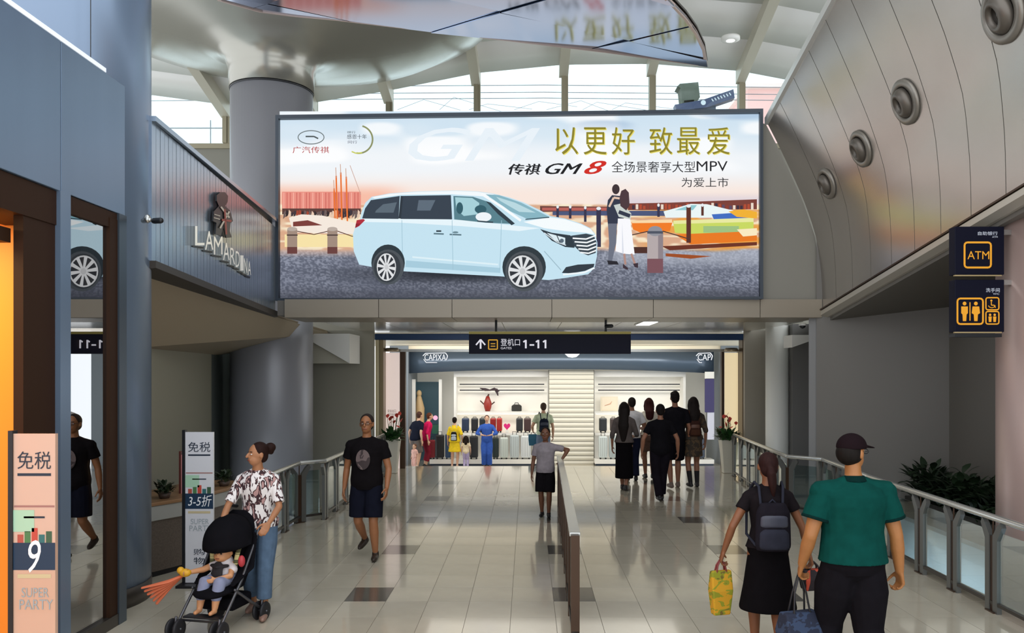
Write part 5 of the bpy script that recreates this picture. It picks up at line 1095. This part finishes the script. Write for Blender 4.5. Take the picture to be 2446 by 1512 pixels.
# woman pushing the stroller
flor = patterned('leaf_print', 'e2dcda', '3a2226', 16, (1.4, 1.4, .55), 'b08a86')
w2, I2 = person('woman with hair bun in leaf-print blouse and jeans pushing a stroller', -2.42, 7.36, 1.56, PI+.12, 'a5714e', 'f', top=dict(m=flor, hem=.90, sl=.85, ex=.03), bottom=dict(k='pants', m=cloth('denim', '53667c'), len=.2, w=.02), hair=dict(k='bun', c='24130f'), shoes='8a6a5c', vox=.0075,
    headyaw=-.95, face=True, wr={-1: (-.16, .36, .98), 1: (.29, .36, .97)}, pole={-1: (-.7, -.3, -1), 1: (.7, -.3, -1)}, an={-1: (-.07, .12, .08), 1: (.08, -.12, .10)}, lean=.12, curl=.9, thumbs={-1: (.9, .3, .5), 1: (-.9, .3, .5)})
# walking man
m2, I3 = person('man in black t-shirt with round print and navy shorts walking towards the viewer', -1.87, 9.5, 1.69, PI-.05, '9a6440', top=dict(m=cloth('black_tee', '1a1618'), hem=.86, sl=.55, ex=.026), bottom=dict(k='shorts', m=cloth('navy_shorts', '1b1d2c'), len=.52, w=.026), hair=dict(k='short', c='2c2320'), shoes='2c2018', vox=.0085, face=True, glasses=True,
    wr={-1: (-.27, .12, .88), 1: (.29, -.05, .84)}, an={-1: (-.10, -.02, .08), 1: (.10, -.30, .20)}, build=1.08)
o = obj('shirt_print', MB().add([(0, 0, 0)]+[(.085*math.cos(a), 0, .12*math.sin(a)) for a in [2*PI*i/24 for i in range(24)]], [(0, 1+i, 1+(i+1) % 24) for i in range(24)]), patterned('print_pattern', '6a5a58', '3c3030', 9), m2, solid=.004); o.location = (.01, .151, 1.22)
for v in o.data.vertices: v.co.y = -1.5*v.co.x**2-.15*max(0, v.co.z)**1.0*.12-.0
# boy
b1, Ib = person('boy in grey t-shirt and black shorts at the centre divider', .27, 12.3, 1.33, PI-.1, '6e4630', top=dict(m=cloth('grey_tee', '8b8286'), hem=.88, sl=.6, ex=.03), bottom=dict(k='shorts', m=cloth('black_shorts', '191619'), len=.50, w=.03), hair=dict(k='short', c='1a1412'), shoes='1c1a1c', vox=.011, face=True, headscale=1.15, wr={-1: (-.33, .02, 1.14), 1: (.27, .03, .84)}, pole={-1: (-1, -.4, -.3)}, an={-1: (-.07, .05, .08), 1: (.07, -.04, .08)})
# group walking away
GR = 'group walking away to the shop'
def far(label, px, d, h, yaw=0, **k): k.setdefault('vox', .013); return person(label, pxX(px, d), d, h, yaw, group=GR, skin=k.pop('skin', '8a5c44'), **k)
far('woman with very long dark hair, grey top and long black skirt, walking away', 1491, 15.0, 1.62, -.25, sex='f', top=dict(m=cloth('taupe_top', '5c5350'), hem=.95, sl=1.3, ex=.03), bottom=dict(k='skirt', m=cloth('black_skirt', '120f12'), len=.24, flare=-.01), hair=dict(k='long', c='1c1614', L=.62), wr={1: (.17, .28, 1.05)}, an={-1: (-.05, .1, .08), 1: (.04, -.08, .09)})
far('dark-haired person in white shirt and navy trousers, half hidden behind the long-haired woman', 1509, 16.3, 1.66, .1, top=dict(m=cloth('white_shirt', 'd8d6da'), hem=.9, sl=.6, ex=.028), bottom=dict(k='pants', m=cloth('navy_trousers', '262a44'), len=.1, w=.02), hair=dict(k='short', c='201a18'), wr={1: (.22, .24, 1.08)})
far('woman in white blouse with reddish-brown bob hair, walking away', 1550, 16.6, 1.64, 0, sex='f', top=dict(m=cloth('white_blouse', 'd9d2c4'), hem=.95, sl=.7, ex=.03), bottom=dict(k='shorts', m=cloth('tan_shorts', '6a5248'), len=.6), hair=dict(k='bob', c='3a1c1a', L=.27), an={-1: (-.06, .1, .08), 1: (.06, -.12, .1)})
far('short-haired man in black t-shirt and black trousers, nearest of the walking group', 1577, 13.8, 1.63, 0, top=dict(m=cloth('black_tee2', '18161a'), hem=.84, sl=.6, ex=.03), bottom=dict(k='pants', m=cloth('dark_trousers', '1d1820'), len=.1, w=.02), hair=dict(k='short', c='15100f'), wr={-1: (-.33, .02, .88), 1: (.33, .05, .88)}, an={-1: (-.03, -.1, .1), 1: (.05, .14, .08)}, pole={-1: (-.9, -1, 0), 1: (.9, -1, 0)})
far('tall curly-haired man in black shirt and knee-length shorts, walking away', 1612, 15.3, 1.80, .05, top=dict(m=cloth('black_shirt', '1c1a20'), hem=.82, sl=.7, ex=.03), bottom=dict(k='shorts', m=cloth('black_shorts2', '15131a'), len=.52, w=.03), hair=dict(k='short', c='1a1412', messy=1), shoes='6a5a50', an={-1: (-.1, -.14, .1), 1: (.08, .1, .08)}, build=1.05)
gw, Ig = far('woman in brown patterned dress, black socks and shoes, rightmost of the group', 1656, 15.4, 1.70, .05, sex='f', top=dict(m=patterned('brown_print', '4a3826', '2e2620', 12), hem=.93, sl=1.05, ex=.024), bottom=dict(k='skirt', m=patterned('brown_print2', '54402a', '32281e', 12), len=.60, flare=-.01), hair=dict(k='long', c='1f1816', L=.38), shoes='141214', socks='141214', an={-1: (-.08, -.1, .1), 1: (.09, .06, .08)})
backpack('small brown backpack on the woman in patterned dress', Ig, '4a2e28', '5c3a2c', .12, .3, .06)
# shoppers at the luggage shop
FS = 26.0
def shopper(label, px, h, yaw, d=25.7, **k): k.setdefault('vox', .018); return person(label, pxX(px, d), d, h, yaw, z0=FZ, skin=k.pop('skin', 'd0a488'), **k)
sy, Iy = shopper('woman in bright yellow dress looking at the suitcases', 1086, 1.6, -.1, sex='f', top=dict(m=cloth('yellow', 'e0c02c'), hem=.9, sl=.9, ex=.045), bottom=dict(k='skirt', m=cloth('yellow', 'e0c02c'), len=.56, flare=.03), hair=dict(k='bun', c='1c1614'), wr={1: (.25, .1, .95)}, shoes='c8a890')
backpack('small black backpack with silver flap on the woman in yellow dress', Iy, '1c1a1c', 'a8b0b8', .11, .3, .08, 1.1)
shopper('small child in cream top and lilac trousers beside the woman in yellow', 1113, .98, 0, headscale=1.5, top=dict(m=cloth('cream_top', 'e0cfae'), hem=.8, sl=.6, ex=.03), bottom=dict(k='pants', m=cloth('lilac', 'b4a8cc'), len=.1, w=.02), hair=dict(k='bob', c='201814', L=.25))
shopper('worker in blue overalls facing the bridge', 1163, 1.66, PI, top=dict(m=cloth('blue', '3a5cae'), hem=.88, sl=1.6, ex=.03), bottom=dict(k='pants', m=cloth('blue', '3a5cae'), len=.12, w=.03), hair=dict(k='short', c='5a4038'), face=True, wr={-1: (-.1, .18, 1.1), 1: (.1, .2, 1.1)}, pole={-1: (-1, 0, -.3), 1: (1, 0, -.3)})
shopper('man in dark navy shirt and grey shorts bent towards the woman in pink', 992, 1.80, -.7, d=25.5, top=dict(m=cloth('navy_shirt', '23283a'), hem=.86, sl=.7, ex=.04), bottom=dict(k='shorts', m=cloth('grey_shorts', '6a625e'), len=.5, w=.03), hair=dict(k='short', c='4a3028'), lean=.25, shoes='d0c8c0')
shopper('woman in magenta top and dark red trousers at the shop left end', 1016, 1.74, -1.2, d=25.9, sex='f', top=dict(m=cloth('magenta', 'd0205c'), hem=.85, sl=1.2, ex=.04), bottom=dict(k='pants', m=cloth('wine', '7a2434'), len=.2, w=.02), hair=dict(k='short', c='5a3020'), lean=.2)
shopper('toddler in pale pink clothes in front of the man in navy', 990, .78, 2.6, d=25.1, headscale=1.6, top=dict(m=cloth('pale_pink', 'e4b4a8'), hem=.75, sl=.8, ex=.05), bottom=dict(k='pants', m=cloth('pale_pink', 'e4b4a8'), len=.1, w=.03), hair=dict(k='short', c='6a4838'))
bp_, Ip = person('dark-haired person in pale green shirt with backpack, standing behind the boy', pxX(1298, 21.5), 21.5, 1.72, 0.1, z0=-.373, skin='c89a80', vox=.015, top=dict(m=cloth('pale_green', 'c8d4b8'), hem=.9, sl=.6, ex=.03), bottom=dict(k='pants', m=cloth('grey_blue', '6a7890'), len=.1, w=.02), hair=dict(k='short', c='4a3c34'), wr={-1: (-.27, .14, 1.0)})
backpack('dark navy backpack on the person in pale green shirt', Ip, '232a3e', '2c3448', .13, .36, .08)
g = hang(Ip, -1); bag('blue_bag', 'teal blue bag in the left hand of the person in pale green', g, .12, .06, .30, .06, mat('teal_bag', '2c6c8c', .5), M_black)
# phones and small bag in the group
g = P(1520, 1040, 15.0); t = thing('phone', 'dark phone held in the right hand of the long-haired woman', 'phone', tuple(g)); obj('body', MB().box((-.04, -.08, 0), (.04, .08, .012)), M_black, t, bevel=.004); obj('screen', MB().box((-.036, -.074, .012), (.036, .074, .014)), mat('screen_dark', '202a3a', .1), t)
# stroller
ST = Vector((-2.62, 7.0, 0)); st = thing('stroller', 'dark folding stroller with black hood carrying a baby', 'stroller', tuple(ST), PI-.22)
fabk = cloth('stroller_black', '16151a'); tubm = mat('stroller_tube', '5a5a5e', .35, .7)
for sd, nm in ((-1, 'l'), (1, 'r')):
    obj('frame_tube', MB().tube([(sd*.19, -.34, .92), (sd*.2, -.2, .72), (sd*.2, .02, .42), (sd*.2, .33, .11)], .012, 10), tubm, st); obj('frame_tube', MB().tube([(sd*.2, .12, .36), (sd*.21, -.08, .22), (sd*.22, -.26, .10)], .012, 10), tubm, st)
    obj('handle', MB().tube([(sd*.19, -.34, .92), (sd*.19, -.42, .97), (sd*.15, -.46, .96)], .02, 10), M_black, st)
for y in (.30, .02): obj('cross_bar', MB().tube([(-.2, y, .14 if y > .1 else .30), (.2, y, .14 if y > .1 else .30)], .01, 8), M_black, st)
obj('foot_rest', MB().box((-.17, .2, .155), (.17, .3, .17)), M_black, st, bevel=.005)
for x, y in ((-.2, .35), (.2, .35), (-.22, -.26), (.22, -.26)):
    wh = MB()
    for dx in (-.035, .035): wh.lathe([(.045, -.012), (.075, -.012), (.082, 0), (.075, .012), (.045, .012)], (x+dx, y, .082), 22, axis='x').lathe([(.03, -.008), (.03, .008)], (x+dx, y, .082), 14, axis='x', mi=1)
    wh.tube([(x-.05, y, .082), (x+.05, y, .082)], .01, 8, 1); wh.tube([(x, y, .08), (x, y-.01, .17)], .012, 8, 1); obj('wheel', wh, [mat('rubber', '17161a', .6), tubm], st)
organic('seat', [tube([(0, .14, .34), (0, -.06, .36), (0, -.16, .5), (0, -.24, .82)], [.16, .18, .18, .17], 16, sq=.25), tube([(-.17, .1, .40), (-.18, -.1, .5), (-.18, -.2, .75)], [.03, .07, .04], 10, sq=.3), tube([(.17, .1, .40), (.18, -.1, .5), (.18, -.2, .75)], [.03, .07, .04], 10, sq=.3)], .01, fabk, st, 2)
hv = []; HF = []
for i in range(13):
    a = math.radians(-15+i*10.5)
    for j in range(13):
        b_ = PI*j/12; r0 = .25; yy = r0*math.cos(b_); hv.append((.205*math.cos(b_)*1.02, -.12+(.26)*math.sin(b_)*math.cos(a+.1)*1.0, .70+.25*math.sin(b_)*math.sin(a+.1)))
for i in range(12):
    for j in range(12): HF.append((i*13+j, i*13+j+1, (i+1)*13+j+1, (i+1)*13+j))
hm_ = MB().add(hv, HF, 0, True); obj('hood', hm_, fabk, st, solid=.012)
obj('basket', MB().box((-.16, -.22, .16), (.16, .08, .27)), fabk, st, bevel=.03); obj('side_toy', MB().ell((-.2, .02, .58), (.03, .03, .05)), mat('red_toy', 'b03038', .5), st)
for x in (-.09, .09): obj('shoulder_strap', MB().tube([(x*1.3, -.12, .74), (x*1.35, -.04, .62), (x*1.2, -.02, .5)], .022, 8, sq=.5), patterned('strap_stripe', 'd0c48a', '5a5a3a', 14, (.1, .1, 4)), st)
# baby: seated figure
bt_ = thing('person', 'baby with round face sitting in the stroller, one arm stretched out', 'person', tuple(ST), PI-.22)
sk = mat('skin_c88e62', 'c88e62', .5); bc = Vector((0, -.02, .64))
bs = [icos(bc, (.075, .08, .085)), icos(bc+Vector((0, .03, -.03)), (.062, .058, .05)), tube([(0, -.04, .56), (0, -.05, .46), (0, -.02, .40)], [.04, .085, .085], 12), icos(bc+Vector((0, .082, -.008)), (.01, .012, .01)), icos(bc+Vector((.074, -.01, -.01)), (.01, .014, .018)), icos(bc+Vector((-.074, -.01, -.01)), (.01, .014, .018))]
hE = Vector((.19, .16, .50)); arms = {1: [Vector((.08, -.04, .53)), Vector((.14, .06, .50)), hE], -1: [Vector((-.08, -.04, .53)), Vector((-.12, .06, .46)), Vector((-.03, .13, .44))]}
for sd in (-1, 1):
    a, b_, c = arms[sd]; bs.append(tube([a, b_, c], [.032, .027, .02], 10)); sc_h = hand_shapes((0, 0, 0), (c-b_).normalized(), sd, (0, 0, 1), .6); bs += [([tuple(Vector(v)*.55+c) for v in vs], fs) for vs, fs in sc_h]
    bs.append(tube([(sd*.05, 0, .40), (sd*.07, .14, .41), (sd*.07, .19, .30), (sd*.07, .21, .22)], [.05, .045, .036, .025], 12)); bs.append(tube([(sd*.07, .21, .20), (sd*.07, .27, .195)], [.022, .018], 10))
organic('body', bs, .0065, sk, bt_, 2)
organic('romper', [tube([(0, -.045, .55), (0, -.05, .46), (0, -.02, .39)], [.075, .098, .1], 14), tube([(.05, -.04, .53), (.10, 0, .515)], [.042, .038], 10), tube([(-.05, -.04, .53), (-.11, 0, .50)], [.042, .038], 10)], .008, mat('baby_white', 'd8d0d0', .8), bt_, 2)
organic('bib', [tube([(-.06, .035, .535), (0, .06, .53), (.06, .035, .535)], [.03, .035, .03], 10, sq=.5), tube([(0, .06, .53), (0, .075, .47)], [.05, .055], 12, sq=.3)], .007, mat('bib_black', '1c181c', .8), bt_, 1)
organic('trousers', [tube([(s_*.05, -.01, .405), (s_*.07, .14, .415), (s_*.07, .19, .31)], [.062, .056, .046], 12) for s_ in (-1, 1)]+[tube([(-.05, -.03, .41), (.05, -.03, .41)], .08, 12)], .008, cloth('baby_grey', '8488a0'), bt_, 2)
organic('hair', [icos(bc+Vector((0, -.02, .03)), (.078, .078, .07))], .008, mat('hair_1c1210', '1c1210', .6), bt_, 2)
mb = MB()
for sd in (-1, 1): mb.ell(tuple(bc+Vector((sd*.028, .075, .0))), (.009, .006, .007), 0, 10, 6)
obj('eyes', mb, mat('eye_dark', '1c1410', .2), bt_); obj('mouth', MB().tube([bc+Vector((-.014, .088, -.04)), bc+Vector((.014, .088, -.04))], .004, 6), mat('lips', '8a4038', .5), bt_)
Mb = Matrix.LocRotScale(bt_.location, bt_.rotation_euler, bt_.scale); hp = Mb @ (hE+Vector((.03, .03, 0)))
t = thing('toy_streamer', 'yellow toy with trailing orange ribbons in the hand of the baby', 'toy', tuple(hp))
obj('grip', MB().ell((0, 0, 0), (.05, .04, .035)).ell((-.04, 0, .02), (.03, .03, .03)), mat('toy_yellow', 'd8a020', .5), t)
for k in range(6):
    a = -.25+k*.09; obj('ribbon', MB().tube([(-.02, 0, -.02), (-.12, -.01*k, -.08+a*.1), (-.24-.015*k, -.02*k, -.17+a*.35)], [.012, .02, .012], 8, sq=.25), mat('ribbon_orange', 'd06a44', .6), t)
